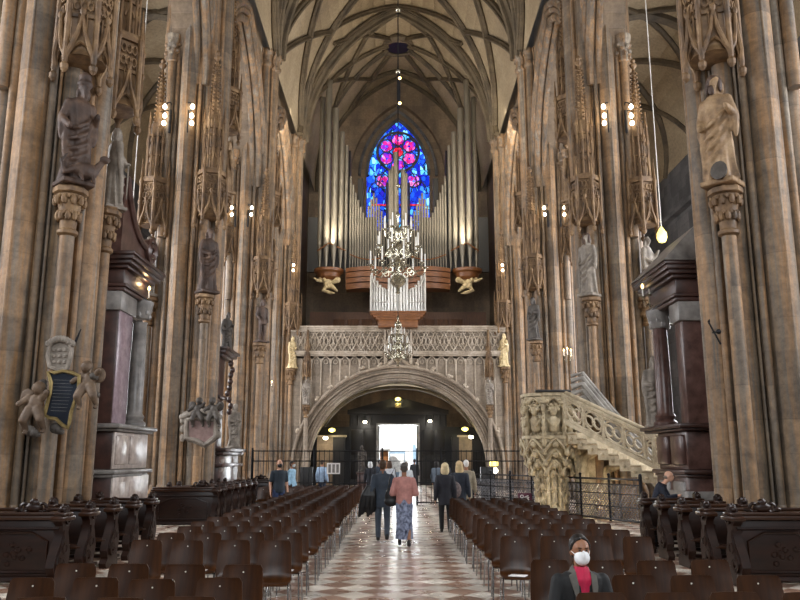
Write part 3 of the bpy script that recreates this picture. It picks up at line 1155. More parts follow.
def pedestal_meshes():
    a, b, c = MB(), MB(), MB()
    a.lathe([(.2, 0), (.27, .04), (.27, .1), (.21, .14), (.22, .3), (.3, .6), (.36, .8)], n=16)
    for k, (z, r) in enumerate(((.38, .27), (.68, .36))):
        for i in range(10):
            t = 2 * PI * (i + .5 * k) / 10
            b.ell((r * math.cos(t), r * math.sin(t), z), (.085, .085, .1), 7, 5)
            b.ell((r * 1.1 * math.cos(t + .3), r * 1.1 * math.sin(t + .3), z + .06), .05, 6, 4)
    oc = lambda r: [(r * math.cos(PI / 4 * i + PI / 8), r * math.sin(PI / 4 * i + PI / 8)) for i in range(8)]
    c.rings([[(x, y, z) for x, y in oc(r)] for z, r in ((.8, .36), (.84, .45), (.93, .45), (.97, .4), (1.0, .42))])
    return [('bell', a), ('foliage', b), ('abacus', c)]


PED = [(n_, m_.mesh(n_, 'canopy', 35)) for n_, m_ in pedestal_meshes()]


def place_pedestal(label, x, y, z, sc=1.0, shaft=True):
    t = empty('statue_pedestal', label, 'pedestal', (x, y, z), 0, 'carved stone statue pedestals on the pillars')
    t.scale = (sc * .72, sc * .72, sc)
    for n_, me in PED:
        o = bpy.data.objects.new(n_, me)
        COL.objects.link(o)
        o.parent = t
    if shaft:
        m = MB().cyl((0, 0, -z / sc), (0, 0, .02), .19, n=14).lathe([(.3, 0), (.3, .3), (.24, .4), (.19, .5)], (0, 0, -z / sc), 14)
        m.build('shaft', 'pier', t)


DG = math.sqrt(.5)


def site(side, i, a, r=1.4):
    """point on pier i at angle a (0 = towards the nave axis, 90 = towards the west door)"""
    x = PX - r * math.cos(R(a))
    return (side * x, PY[i] + r * math.sin(R(a)))


def facing_of(side, a):
    return math.atan2(math.sin(R(a)), -side * math.cos(R(a)))


ORD = ['nearest', 'second', 'third', 'farthest']
SN = {-1: 'left', 1: 'right'}
#        side pier angle  foot z  height  name label material seed kwargs
ST = [
    (-1, 0, -45, 6.95, 2.15, 'brown carved knight with sword trampling a dragon, nearest left pillar', 'statue_brown', 1, dict(arms='hold', attr='dragon', hat=True)),
    (-1, 0, 45, 7.1, 1.9, 'shadowed statue with outstretched arm on far side of nearest left pillar', 'statue_grey', 2, dict(arms='raise', attr='sword')),
    (-1, 1, -45, 7.1, 2.2, 'robed brown statue above the rocaille epitaph on second left pillar', 'statue_brown', 3, dict(arms='fold')),
    (-1, 1, 45, 11.2, 2.0, 'pale figure under a canopy high on far side of second left pillar', 'statue_tan', 4, dict(arms='raise')),
    (-1, 1, -135, 7.0, 2.0, 'small figure half hidden behind the volute of the left altar', 'statue_grey', 5, dict(arms='fold')),
    (-1, 2, -45, 7.0, 2.0, 'half naked dark figure standing on third left pillar', 'statue_brown', 6, dict(arms='down', bare=True)),
    (-1, 2, 45, 10.9, 1.9, 'weathered figure under a canopy high on far side of third left pillar', 'statue_tan', 7, dict(arms='hold')),
    (-1, 3, -45, 7.0, 1.9, 'cream statue beside the left end of the organ gallery', 'statue_pale', 8, dict(arms='fold')),
    (1, 0, -45, 6.95, 2.25, 'large bearded saint in tan robe raising one hand, nearest right pillar', 'statue_tan', 11, dict(arms='hold', attr='shield', dark_hair=True)),
    (1, 1, -45, 7.0, 2.1, 'statue with brown cap and short tunic above the pulpit stair', 'statue_grey', 12, dict(arms='down', dark_hair=True)),
    (1, 1, 45, 10.9, 2.0, 'pale figure with a staff high on far side of second right pillar', 'statue_tan', 13, dict(arms='hold', attr='staff')),
    (1, 1, -135, 7.0, 2.0, 'grey twisted figure behind the sloping roof of the right altar', 'statue_grey', 14, dict(arms='raise')),
    (1, 2, -45, 7.1, 2.0, 'dark statue on third right pillar above the pulpit rim', 'statue_dark', 15, dict(arms='fold')),
    (1, 2, 45, 10.9, 1.9, 'weathered figure under a canopy high on far side of third right pillar', 'statue_tan', 16, dict(arms='fold')),
    (1, 3, -45, 7.1, 1.95, 'cream statue holding a child beside the right end of the organ gallery', 'statue_pale', 17, dict(arms='hold', child=True)),
]
for side, i, a, z, h, label, mat, seed, kw in ST:
    x, y = site(side, i, a)
    place_statue('statue', label, (x, y, z + .03), h, facing_of(side, a), mat, seed, **kw)
    x, y = site(side, i, a, 1.3)
    place_pedestal('carved foliage pedestal under the ' + ' '.join(label.split()[:8]), x, y, z - 1.0)
    cz = z + h - .12
    x, y = site(side, i, a, 1.34)
    place_canopy('carved canopy over the ' + ' '.join(label.split()[:9]), x, y, cz, 1.0 if i else 1.06, facing_of(side, a), 1.0)
# aisle-side canopies of the third pillars and extra slim ones against the shafts
for side, i, a, z in ((-1, 2, -135, 10.6), (1, 2, -135, 10.6), (-1, 3, -135, 10.3), (1, 3, -135, 10.3)):
    x, y = site(side, i, a, 1.25)
    place_canopy('slim carved canopy on the aisle side of the %s %s pillar' % (ORD[i], SN[side]), x, y, z, .95, facing_of(side, a))

# shafts that rise to the arcade arches with a foliage capital
for side in (-1, 1):
    for i in (0, 1, 2):
        for a, r, z in ((-122, 1.16, 15.3), (58, 1.16, 15.0)):
            x, y = site(side, i, a, r)
            m = MB().cyl((x, y, 9), (x, y, z), .14, n=12)
            m.lathe([(.14, 0), (.2, .05), (.18, .1), (.2, .5), (.3, .85), (.3, 1.0)], (x, y, z), 12)
            for q in range(18):
                t = q * 2.4
                m.ell((x + .23 * math.cos(t), y + .23 * math.sin(t), z + .2 + .035 * q), (.08, .08, .08), 6, 4)
            struct(m.build('pillar_shaft', 'pier'))

# lamps clamped to the east faces of the pillars
def wall_lamp(label, x, y, z, s):
    t = empty('wall_lamp', label, 'lamp', (x, y, z), 0, 'twin wall lamps on the pillars')
    t.scale = (.72, .8, .72)
    m = MB().bev(-.05, .05, -.1, 0, -1.0, .15, .015)
    m.tube([(0, 0, .45), (0, -.12, .52), (s * .12, -.2, .45), (s * .22, -.2, .3)], .03, 6)
    m.tube([(0, 0, .1), (s * .1, -.1, .1), (s * .2, -.15, .1)], .025, 6)
    m.build('bracket', 'iron', t)
    for k, (dx, dz) in enumerate(((.24, .28), (.22, -.18), (.24, -.55))[:3 if y < 30 else 2]):
        b = MB().lathe([(.03, .1), (.09, .02), (.1, -.06), (.06, -.12)], (s * dx, -.2, dz), 10)
        b.build('bulb', 'bulb', t)
    lamp('wall_lamp_light', (x + s * .3, y - .45, z + .1), 14, (1, .78, .5), .12)


for side in (-1, 1):
    for i, (y, z) in enumerate(((24.9, 13.35), (35.25, 13.15), (45.75, 13.0))):
        for s in (-1, 1):
            if i == 2 and s == side:
                continue
            wall_lamp('wall lamp of three bulbs, %s side of the pair on the %s %s pillar' % ('nave' if s != side else 'aisle', ORD[i + 1], SN[side]), side * PX + side * (.22 if i == 0 else .1) + s * .3 - side * (.0 if i < 2 else .6), y, z, s)


# ------------------------------------------------------------------ organ
OY = 49.4
og = empty('main_organ', 'large organ with tall tin pipes in front of the stained glass window', 'organ', (0, OY, 8.1))


def pipe(x, y, z0, z1, r, mat, parent, foot=.9, name='pipe'):
    m = MB().lathe([(r * .25, 0), (r, foot), (r, z1 - z0)], (0, 0, 0), 12)
    m.bx(-r * .45, r * .45, -r * 1.04, -r * .8, foot + .1, foot + .1 + r * 1.1)
    m.lathe([(r * 1.04, foot - .03), (r * 1.06, foot), (r * 1.04, foot + .03)], n=12)
    o = m.build(name, mat, parent)
    o.location = (x, y - OY if parent is og else y, z0 - (8.1 if parent is og else 0))
    return o


zb = P(398, 270, OY).z


def ztop(py, d=OY):
    return P(398, py, d).z


for s in (-1, 1):
    X = lambda off, py: s * off / 742 * OY
    # side towers of the largest pipes
    for off, top, wpx, dy, bot in ((78, 97, 5.5, .1, 268), (71, 83, 6.5, -.35, 270), (63.5, 112, 6, -.5, 271), (57, 134, 5, -.3, 271), (52.5, 146, 4, 0, 270)):
        pipe(s * off / 752 * OY, OY + dy, ztop(bot), ztop(top), wpx / 2 / 745 * OY, 'pipe', og, 1.5)
    # two fields of middle pipes with a V-shaped top
    tops = [176, 184, 192, 199, 206, 212, 217, 206, 199, 193, 198, 205, 211, 217, 222]
    for k, top in enumerate(tops):
        off = 48 - k * 2.62
        pipe(s * off / 752 * OY, OY + .15 + .1 * math.sin(k * .5), ztop(271), ztop(top), (1.18 if k < 5 else 1.05) / 745 * OY, 'pipe', og, 1.25 - .35 * math.sin(k / 14 * PI) + .03 * k)
    for off, top in ((7.6, 172), (5, 168)):
        pipe(s * off / 752 * OY, OY - .2, ztop(272), ztop(top + (0 if s < 0 else 3)), 2.3 / 745 * OY, 'pipe', og, 1.2)
pipe(-.12, OY - .4, ztop(272), ztop(155), 2.6 / 745 * OY, 'pipe', og, 1.2)
cs = MB()
for s in (-1, 1):
    # curved consoles of the towers and of the middle fields
    c = P(398 + s * 69, 270, OY)
    cs.lathe([(.5, -.75), (.6, -.62), (.72, -.55), (.78, -.3), (.95, -.2), (.98, -.02), (.9, 0)], (c.x, OY - .05, c.z), 24)
    pts = []
    n = 12
    for lay, (z0, z1, out) in enumerate(((-.25, 0, .5), (-.62, -.3, .42), (-.95, -.66, .34), (-1.35, -1.0, .22))):
        poly = []
        for i in range(n + 1):
            t = i / n
            poly.append((s * lerp(.35, 3.35, t), -(out + .55 * math.sin(t * PI))))
        poly += [(s * 3.35, .6), (s * .35, .6)]
        cs.rings([[(x, OY + y, c.z + z0) for x, y in poly], [(x, OY + y * 1.02, c.z + z1) for x, y in poly]])
cs.bx(-3.4, 3.4, OY - .2, OY + 1.2, zb - 1.1, zb)
co = cs.build('wooden_console', 'organ_wood', og)
co.location = (0, -OY, -8.1)
pr = MB()
for s in (-1, 1):
    pts = [(s * lerp(48, 8, i / 14) / 752 * OY, OY - .08, ztop(271) + 1.1 - .35 * math.sin(i / 14 * PI)) for i in range(15)]
    pr.tube(pts, .04, 6)
    pr.tube([(s * 80 / 752 * OY, OY - .3, ztop(252)), (s * 68 / 752 * OY, OY - .75, ztop(246)), (s * 52 / 752 * OY, OY - .35, ztop(252))], .05, 6)
pb = pr.build('pipe_rail', 'organ_wood', og)
pb.location = (0, -OY, -8.1)
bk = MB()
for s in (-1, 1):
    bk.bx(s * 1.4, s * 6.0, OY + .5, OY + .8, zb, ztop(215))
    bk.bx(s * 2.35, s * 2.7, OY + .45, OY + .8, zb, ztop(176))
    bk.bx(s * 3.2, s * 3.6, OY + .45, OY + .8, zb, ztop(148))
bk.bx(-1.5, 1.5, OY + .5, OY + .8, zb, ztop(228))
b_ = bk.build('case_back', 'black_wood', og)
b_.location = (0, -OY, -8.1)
# dark wooden case under the organ
cd = MB()
DYo = 51.5
zc0, zc1 = 8.1, 11.4
cd.bx(-5.9, 5.9, DYo, DYo + .3, zc0, zc1)
cw = cd.build('lower_case', 'door_wood', og)
cw.location = (0, -OY, -8.1)
for s in (-1, 1):
    for k in range(4):
        x = s * (1.1 + k * .95)
        p = MB().bev(x - .38, x + .38, DYo - .05, DYo + .02, 8.3, 10.9, .03).bev(x - .2, x + .2, DYo - .09, DYo, 8.6, 10.5, .03)
        q = p.build('door_panel', 'door_wood', og)
        q.location = (0, -OY, -8.1)
    # carved angels under the towers
    c = P(398 + s * 69, 281, OY)
    m = MB()
    m.ell((0, -.1, -.3), (.32, .24, .3)).cap((-s * .1, -.1, -.35), (-s * .55, -.2, -.75), .2, .08).cap((0, -.2, -.1), (s * .7, -.3, -.1), .12, .09)
    m.ell((s * .25, -.35, -.05), .13).cap((s * .5, -.3, -.15), (s * .9, -.35, .02), .09, .06).cap((-s * .3, -.2, -.2), (-s * .6, -.25, -.05), .12, .2)
    m.tube([(s * .1, -.3, -.5), (s * .3, -.35, -.75), (-s * .1, -.35, -.9), (-s * .45, -.3, -.95)], [.15, .14, .12, .04], 8)
    m.ell((s * .35, -.1, .0), (.35, .06, .2)).ell((-s * .3, -.05, .0), (.35, .06, .22))
    o = m.remesh('carved_angel', 'statue_pale', og, .025, 1)
    o.location = (c.x, -.3, c.z - 8.1)

# small organ on the gallery rail
RY = GY - .55
ro = empty('small_organ', 'small organ of bright pipes on the middle of the gallery rail', 'organ', (0, RY, 9.5))
z0 = P(398, 312, RY).z - 9.5
for s in (-1, 1):
    for k in range(6):
        off = 26.5 - k * 2.9
        top = [273, 276, 281, 285, 288, 290][k]
        o = pipe(0, 0, 0, P(398, top, RY).z - 9.5 - z0, 1.25 / 762 * RY, 'pipe_bright', ro, .55)
        o.location = (s * off / 768 * RY, .05 - .03 * k, z0)
    for off, top in ((9.0, 279), (6.2, 276), (3.0, 274)):
        o = pipe(0, 0, 0, P(398, top, RY).z - 9.5 - z0, 1.3 / 762 * RY, 'pipe_bright', ro, .55)
        o.location = (s * off / 768 * RY, -.2, z0)
cs = MB()
hw = 28 / 768 * RY
for z_0, z_1, a in ((-.12, 0, 1.0), (-.24, -.12, .95), (-.36, -.24, .88), (-.5, -.36, .78), (-.95, -.5, .7)):
    cs.bev(-hw * a, hw * a, -.45 * a, .45, z0 + z_0, z0 + z_1, .02)
cs.build('wooden_base', 'organ_wood', ro)
sd = MB()
for s in (-1, 1):
    sd.bx(s * (hw - .06), s * hw, -.1, .4, z0, z0 + 2.2)
    sd.tube([(s * (hw - .05), -.05, z0 + 2.25), (s * (hw - .3), -.05, z0 + 1.6), (s * .75, -.1, z0 + 1.35)], .05, 6)
    sd.tube([(s * (hw - .05), -.1, z0 + .62), (s * .6, -.16, z0 + .56), (s * .05, -.28, z0 + .6)], .035, 6)
sd.bx(-hw, hw, .3, .4, z0, z0 + 1.3)
sd.build('case_side', 'pipe_bright', ro)

# ------------------------------------------------------------------ chandeliers
def chandelier(label, d, pt, pb, sc, chain_marks):
    top, bot = P(398, pt, d), P(398, pb, d)
    H = top.z - bot.z
    t = empty('chandelier', label, 'chandelier', (0, d, bot.z))
    st = MB().lathe([(.02, 0), (.08, .04), (.03, .12), (.06, .2), (.2, .3), (.26, .42), (.2, .55), (.07, .63), (.05, .8), (.12, .88), (.16, 1.0), (.08, 1.1), (.05, 1.3), (.1, 1.4), (.13, 1.5), (.06, 1.6), (.04, 1.8), (.09, 1.9), (.1, 2.0), (.04, 2.1), (.03, 2.5), (.07, 2.6), (.03, 2.7), (.02, H)], n=14)
    st.build('stem', 'brass', t)
    arms = MB()
    for z, rad, n, ph in ((.75, .88, 8, .2), (1.35, .66, 8, .5), (1.95, .42, 6, .1)):
        z *= sc
        rad *= sc
        for i in range(n):
            a = 2 * PI * i / n + ph
            u = lambda r, dz: (r * math.cos(a), r * math.sin(a), z + dz)
            arms.tube([u(.05, .1), u(rad * .3, .22), u(rad * .55, .05), u(rad * .75, -.14), u(rad * .95, -.08), u(rad, .1)], [.025, .025, .022, .022, .02, .02], 6)
            arms.ring(u(rad * .5, -.05), .08, .015, 'y', 8, 4)
            arms.lathe([(.02, 0), (.09, .03), (.1, .06), (.03, .07)], u(rad, .1), 10)
            MB().cyl(u(rad, .16), u(rad, .6 * (1 if sc > .9 else .9)), .026, .022, 8).build('candle', 'candle', t)
    arms.build('arm_tiers', 'brass', t)
    # suspension up to the vault
    zt = SPR + VH - .2
    ch = MB().cyl((0, 0, H - .05), (0, 0, zt - bot.z), .018, n=6)
    z = H
    ch.build('suspension_cable', 'iron', t)
    for py, r, mt in chain_marks:
        b = MB().ell((0, 0, P(398, py, d).z - bot.z), r, 14, 10)
        b.build('globe', mt, t)
    return t, bot.z


c1, cz = chandelier('big brass chandelier with three tiers of white candles before the organ', 24, 190, 294, 1.0, ((10, .09, 'brass'), (72, .09, 'brass'), (186, .07, 'brass')))
a, b = P(398, 74, 24).z - cz, P(398, 108, 24).z - cz
MB().cyl((.02, 0, b), (.02, 0, a), .06, n=10).build('lamp_housing', 'iron', c1)
for py in (79, 104):
    MB().ell((.06, -.06, P(398, py, 24).z - cz), .05, 8, 6).build('spot_bulb', 'warm_bulb', c1)
c2, cz = chandelier('smaller looking brass chandelier hanging lower in front of the gallery arch', 40, 322, 367, .78, ((325, .2, 'brass'),))

# ------------------------------------------------------------------ side altars against the first two pillars
def altar_block(name, label, s, y0, y1, parts, xin=6.2, xout=8.3):
    t = empty(name, label, 'altar', (s * 7.2, (y0 + y1) / 2, 0))
    off = Vector((s * 7.2, (y0 + y1) / 2, 0))
    for nm, mt, mb in parts:
        mb.v = [tuple(Vector(v) - off) for v in mb.v]
        mb.build(nm, mt, t)
    return t


def nave_alt(s, y0, y1, left):
    xi, xo = 6.2, 8.3
    X = lambda d: s * (xi + d)
    def bxs(mb, out, ya, yb, z0, z1, b=.03):
        xa, xb = sorted((s * (xi - out), s * xo))
        return mb.bev(xa, xb, ya, yb, z0, z1, b)
    base, ped, led, pil, col, ent, top, cpt = (MB() for _ in range(8))
    fac = MB()
    core = pil if not left else ent
    ex = .6 if left else .05
    bxs(core, .0, y0, y1 + ex, 0, 1.45)
    if left:
        base.bev(min(X(-.03), X(.3)), max(X(-.03), X(.3)), y0 + .02, y1 + .6, .02, 1.4, .02)
    else:
        base.bev(min(X(-.03), X(2)), max(X(-.03), X(2)), y0 - .03, y1 + ex, .02, 1.1, .02)
    bxs(led, .1, y0 - .1, y1 + ex + .05, 1.45, 1.55)
    bxs(led, .05, y0 - .05, y1 + .05, 1.38, 1.45)
    bxs(core, -.05, y0 + .05, y1 + ex - .1, 1.55, 2.38)
    if left:
        ped.bev(min(X(.02), X(.3)), max(X(.02), X(.3)), y0 + .07, y1 + .5, 1.56, 2.37, .02)
    bxs(led, .08, y0 - .08, y1 + .6, 2.38, 2.44)
    bxs(led, .16, y0 - .16, y1 + .68, 2.44, 2.54)
    for k in range(2):
        ya = lerp(y0, y1, .08 + .48 * k)
        xa, xb = sorted((X(-.02), X(.1)))
        ped.bev(xa - .02, xb, ya, ya + (y1 - y0) * .36, 1.65, 2.3, .05)
        base.bev(min(X(-.04), X(.1)), max(X(-.04), X(.1)), ya, ya + (y1 - y0) * .36, .5, 1.3, .05)
    zc = 5.25
    bxs(ent if left else pil, -.12, y0 + .05, y0 + (.95 if left else .5), 2.54, zc)
    if left:
        pil.bev(min(X(.1), X(.3)), max(X(.1), X(.3)), y0 + .08, y0 + .95, 2.56, zc, .02)
        bxs(ent, -1.2, y0 + .95, y1 - .1, 2.54, zc)
    else:
        bxs(ent, -1.7, y0 + .95, y1 - .1, 2.54, zc)
    for yy in ((y0 + 1.5, ) if left else (y0 + 1.45,)):
        xc = X(.1)
        col.lathe([(.27, 0), (.27, .08), (.21, .14), (.24, .22), (.185, .3), (.185, 1.2), (.16, 2.45), (.18, 2.5)], (xc, yy, 2.54), 18)
        for q in range(16):
            a = q * 2.4
            cpt.ell((xc + .19 * math.cos(a), yy + .19 * math.sin(a), 5.08 + .02 * q), (.08, .08, .09), 6, 4)
        cpt.lathe([(.2, 0), (.22, .05), (.3, .38), (.3, .42)], (xc, yy, 5.03), 12)
    bxs(cpt, -.05, y0 - .02, y0 + (1.05 if left else .6), 4.98, 5.42)
    bxs(ent, .0, y0, y1, 5.42, 5.52)
    bxs(ent, .03, y0 - .03, y1 + .03, 5.52, 5.6)
    bxs(ent, -.04, y0 + .04, y1 - .04, 5.6, 5.95)
    for k, (o, z0, z1) in enumerate(((.06, 5.95, 6.03), (.16, 6.03, 6.12), (.22, 6.12, 6.22), (.26, 6.22, 6.3))):
        bxs(ent, o, y0 - o, y1 + o, z0, z1, .015)
    for mb_ in (ent, cpt):
        mb_.v = [(v[0], v[1], v[2] + ((.1 if left else -.18) if v[2] > 4.9 else 0)) for v in mb_.v]
    parts = [('base', 'marble_pale' if left else 'marble_grey', base), ('pedestal', 'marble_pale' if left else 'marble_red', ped), ('mouldings', 'marble_grey' if left else 'marble_dark', led),
             ('pilaster', 'marble_purple' if left else 'marble_red', pil), ('column', 'marble_grey' if left else 'marble_red', col), ('entablature', 'marble_dark', ent), ('capitals', 'marble_grey', cpt)]
    if left:
        # broken curved pediment ending in a scroll
        pts = []
        prof = []
        for i in range(17):
            t = i / 16
            yy = lerp(y0 - .1, y1 - .2, t)
            zz = 6.95 + 1.25 * (1 - t) ** 2.6
            prof.append((yy, zz))
        outl = prof + [(y1 - .2, 6.35), (y0 - .1, 6.35)]
        top.plate(outl, 'x', X(.12), X(.7))
        top.tube([(X(.1), a, b) for a, b in prof], .09, 8)
        top.tube([(X(.3), a, b + .05) for a, b in prof], .09, 8)
        sp = []
        for i in range(40):
            a = i * .35
            r = .36 * (1 - i / 46)
            sp.append((X(.05), y1 - .05 + r * math.cos(a), 6.9 + r * math.sin(a)))
        top.tube(sp, .06, 6)
        top.plate([(y1 - .05 + .34 * math.cos(q * PI / 8), 6.9 + .34 * math.sin(q * PI / 8)) for q in range(16)], 'x', X(.1), X(1.2))
        parts.append(('scrolled_pediment', 'marble_red', top))
    else:
        a, b = y0 - .2, y1 + .2
        top.add([(X(-.3), a - .1, 6.12), (X(2.1), a - .1, 6.12), (X(2.1), b + .1, 6.12), (X(-.3), b + .1, 6.12), (X(.5), a + .1, 6.95), (X(1.8), a + .1, 6.95), (X(1.8), b - .5, 6.95), (X(.5), b - .5, 6.95)],
                [(0, 1, 2, 3), (4, 5, 6, 7), (0, 1, 5, 4), (1, 2, 6, 5), (2, 3, 7, 6), (3, 0, 4, 7)])
        parts.append(('sloping_roof', 'marble_grey', top))
    return altar_block('side_altar', 'dark marble side altar with a big scroll on top behind the nearest left pillar' if left else 'red marble side altar with grey sloping roof behind the nearest right pillar', s, y0, y1, parts)


nave_alt(-1, 17.3, 19.2, True)
nave_alt(1, 17.1, 19.1, False)
place_statue('statue', 'white marble robed statue beside the column of the right altar', (6.22, 18.98, 2.56), 1.7, R(-100), 'statue_grey', 21, arms='fold')
place_statue('statue', 'dark seated looking figure behind the scroll on the left altar', (-7.2, 18.6, 6.6), 1.1, R(-60), 'statue_dark', 22, arms='raise')

# slim altar at the second left pillar with two statues
m1, m2, m3, m4 = MB(), MB(), MB(), MB()
m1.bev(-7.6, -6.15, 27.4, 30.6, 0, 1.9, .03).bev(-7.6, -6.0, 27.25, 30.75, 1.5, 1.62, .02)
m2.bev(-7.6, -6.0, 27.25, 30.8, 1.9, 2.02, .02).bev(-7.6, -5.9, 27.15, 30.9, 2.02, 2.14, .02)
m3.bev(-7.5, -6.3, 27.4, 28.3, 2.14, 5.5, .03).bev(-7.5, -6.2, 27.35, 28.5, 3.85, 3.97, .02)
m4.bev(-7.5, -6.15, 27.3, 28.9, 5.3, 5.42, .02).bev(-7.5, -6.05, 27.25, 29.2, 5.42, 5.55, .02).bev(-7.5, -5.98, 27.2, 29.4, 5.55, 5.66, .02)
for k in range(9):
    m4.ell((-6.15 + .05 * math.sin(k), 28.6 + .15 * math.sin(k * 2.1), 5.2 - k * .22), (.1, .12, .12), 7, 5)
altar_block('side_altar', 'slim dark altar with statues above and beside it at the second left pillar', -1, 27.4, 30.6, [('base', 'marble_red', m1), ('ledge', 'marble_dark', m2), ('pilaster', 'marble_dark', m3), ('cornice', 'marble_dark', m4)])
place_statue('statue', 'dark robed statue standing on top of the slim left altar', (-6.35, 28.6, 5.7), 1.45, R(-40), 'statue_dark', 23, arms='hold')
place_statue('statue', 'pale grey robed statue on the ledge of the slim left altar', (-6.2, 29.9, 2.2), 1.65, R(-50), 'statue_grey', 24, arms='fold')

# small figures in niches at the ends of the gallery
for s in (-1, 1):
    c = P(398 + s * 92, 404, GY - .2)
    place_statue('statue', 'small grey statue in the %s corner beside the gallery arch' % SN[s], (c.x, GY - .2, c.z), 1.5, R(-90), 'statue_grey', 25 + s, arms='fold')
    place_pedestal('small pedestal of the grey statue in the %s corner beside the gallery arch' % SN[s], c.x, GY - .12, c.z - .8, .75, False)
    place_canopy('small canopy over the grey statue in the %s corner beside the gallery arch' % SN[s], c.x, GY - .1, c.z + 1.35, .5, R(-90))
    m = MB().cyl((c.x, GY - .1, 0), (c.x, GY - .1, c.z - .8), .13, n=10)
    struct(m.build('trim_7' if s < 0 else 'trim_8', 'gallery'))

# ------------------------------------------------------------------ epitaphs
M['putto'] = stone('putto_stone', ['#443527', '#63503e', '#7f6b56'], streak=1, sc=3, course=0, bmp=.4)


def putto(parent, loc, s, mat):
    m = MB()
    m.ell((0, 0, 0), (.13, .12, .17)).ell((s * .04, -.06, .27), (.1, .1, .11)).ell((s * .04, 0, .3), (.11, .09, .1))
    m.cap((-.12, -.02, .1), (-.26, -.1, -.02), .07, .05).cap((.12, -.02, .1), (.22, -.08, .2), .07, .05)
    m.cap((-.07, -.05, -.12), (-.12, -.16, -.3), .105, .08).cap((-.12, -.16, -.3), (-.1, -.06, -.46), .075, .05)
    m.cap((.07, -.05, -.12), (.16, -.12, -.28), .105, .08).cap((.16, -.12, -.28), (.2, -.03, -.44), .075, .05)
    m.ell((-.1, -.1, -.52), (.04, .07, .03)).ell((.2, -.07, -.5), (.04, .07, .03))
    m.ell((s * -.18, .06, .12), (.14, .03, .16))
    o = m.remesh('putto', mat, parent, .018, 1)
    o.location = loc
    return o


def local(px, py, d, o):
    return P(px, py, d) - Vector(o)


e0 = P(62, 400, 14.08)
ep = empty('epitaph', 'black tablet in a curling gilt frame with cherubs on the nearest left pillar', 'epitaph', e0)
L = lambda px, py, dd=0: local(px, py, 14.08 + dd, e0)
outl = [(49, 372), (56, 373), (64, 371), (73, 373), (80, 376), (79.5, 388), (76, 400), (72, 413), (70, 424), (69, 428), (63, 425), (57, 419), (50, 418), (45.5, 415), (48, 405), (51, 393), (52, 383)]
pl = [L(*p) for p in outl]
MB().plate([(v.x, v.z) for v in pl], 'y', -.02, .06).build('tablet', 'slate', ep)
MB().tube([(v.x, -.04, v.z) for v in pl], .035, 6, closed=True).build('gilt_frame', 'gold', ep)
ln = MB()
for k in range(10):
    a, b = L(54.5 - k * .35, 380 + k * 3.4), L(75 - k * .9, 380.6 + k * 3.4)
    ln.cyl((a.x, -.022, a.z), (b.x, -.022, b.z), .003, n=4)
ln.build('lettering', 'rail_grey', ep)
cart = [(50, 346), (55, 341), (63, 338), (70, 342), (72, 350), (70, 360), (67, 369), (58, 370), (50, 367), (48, 356)]
pl = [L(*p) for p in cart]
m = MB().plate([(v.x, v.z) for v in pl], 'y', .0, .1)
m.tube([(v.x, -.02, v.z) for v in pl], .04, 6, closed=True)
for k in range(9):
    v = L(49 + k * 3, 344 - 5 * math.sin(k / 8 * PI))
    m.ell((v.x, -.02, v.z), (.06, .06, .07), 7, 5)
for k in range(3):
    for q in range(3):
        v = L(54 + q * 5.5, 350 + k * 6)
        m.ell((v.x, -.01, v.z), (.045, .02, .035), 6, 4)
m.build('cartouche', 'statue_grey', ep)
putto(ep, L(38, 404) + Vector((0, -.1, 0)), 1, 'putto').scale = (1.0,) * 3
putto(ep, L(87, 381) + Vector((0, .05, 0)), -1, 'putto').scale = (.95,) * 3
m = MB()
for px, py, r in ((30, 431, .1), (34, 433, .08), (93, 393, .09), (55, 428, .1), (58, 430, .08), (93, 376, .07)):
    v = L(px, py)
    MB().ell((v.x, .0, v.z), (r, .07, r), 8, 6).ell((v.x + r * .7, .02, v.z - r * .4), (r * .7, .06, r * .7), 8, 6).build('carved_cloud', 'statue_dark', ep)
v0, v1 = L(74, 345), L(81, 329)
m.cyl((v0.x, 0, v0.z), (v1.x, 0, v1.z), .03, .01, 6)
for py in (382, 386, 390):
    v = L(42, py)
    MB().ell((v.x, .05, v.z), (.08, .08, .06), 7, 5).build('carved_cloud', 'statue_dark', ep)
m.build('iron_bar', 'iron', ep)

M['worn_red'] = plain('worn_red_stone', '#6d5550', .5, c2='#8d756e', sc=6)
e1 = P(202, 428, 24.55)
ep = empty('epitaph', 'red stone epitaph in a dark carved frame with cherubs on top, second left pillar', 'epitaph', e1)
L = lambda px, py: local(px, py, 24.55, e1)
outl = [(187, 420), (199, 418), (216, 420), (216, 436), (212, 440), (205, 445), (198, 441), (187, 438)]
pl = [L(*p) for p in outl]
MB().plate([(v.x, v.z) for v in pl], 'y', -.06, .05).build('inscription_panel', 'worn_red', ep)
fr = MB().tube([(v.x, -.06, v.z) for v in pl], .08, 7, closed=True)
ol = [(182, 412), (202, 405), (219, 412), (219.5, 438), (212, 443), (204, 448), (195, 444), (183, 440)]
fr.plate([(L(*p).x, L(*p).z) for p in ol], 'y', .02, .12)
for k in range(14):
    a = k / 13
    v = L(lerp(183, 219, a), 417 - 6 * math.sin(a * PI))
    fr.ell((v.x, -.05, v.z), (.12, .1, .1), 7, 5)
    if k % 3 == 0:
        v = L(183 if k < 7 else 218.5, 420 + (k % 7) * 3)
        fr.ell((v.x, -.03, v.z), (.1, .08, .12), 7, 5)
fr.build('carved_frame', 'statue_grey', ep)
for px, s in ((198, 1), (214, -1)):
    putto(ep, L(px, 410) + Vector((0, -.05, 0)), s, 'statue_dark')

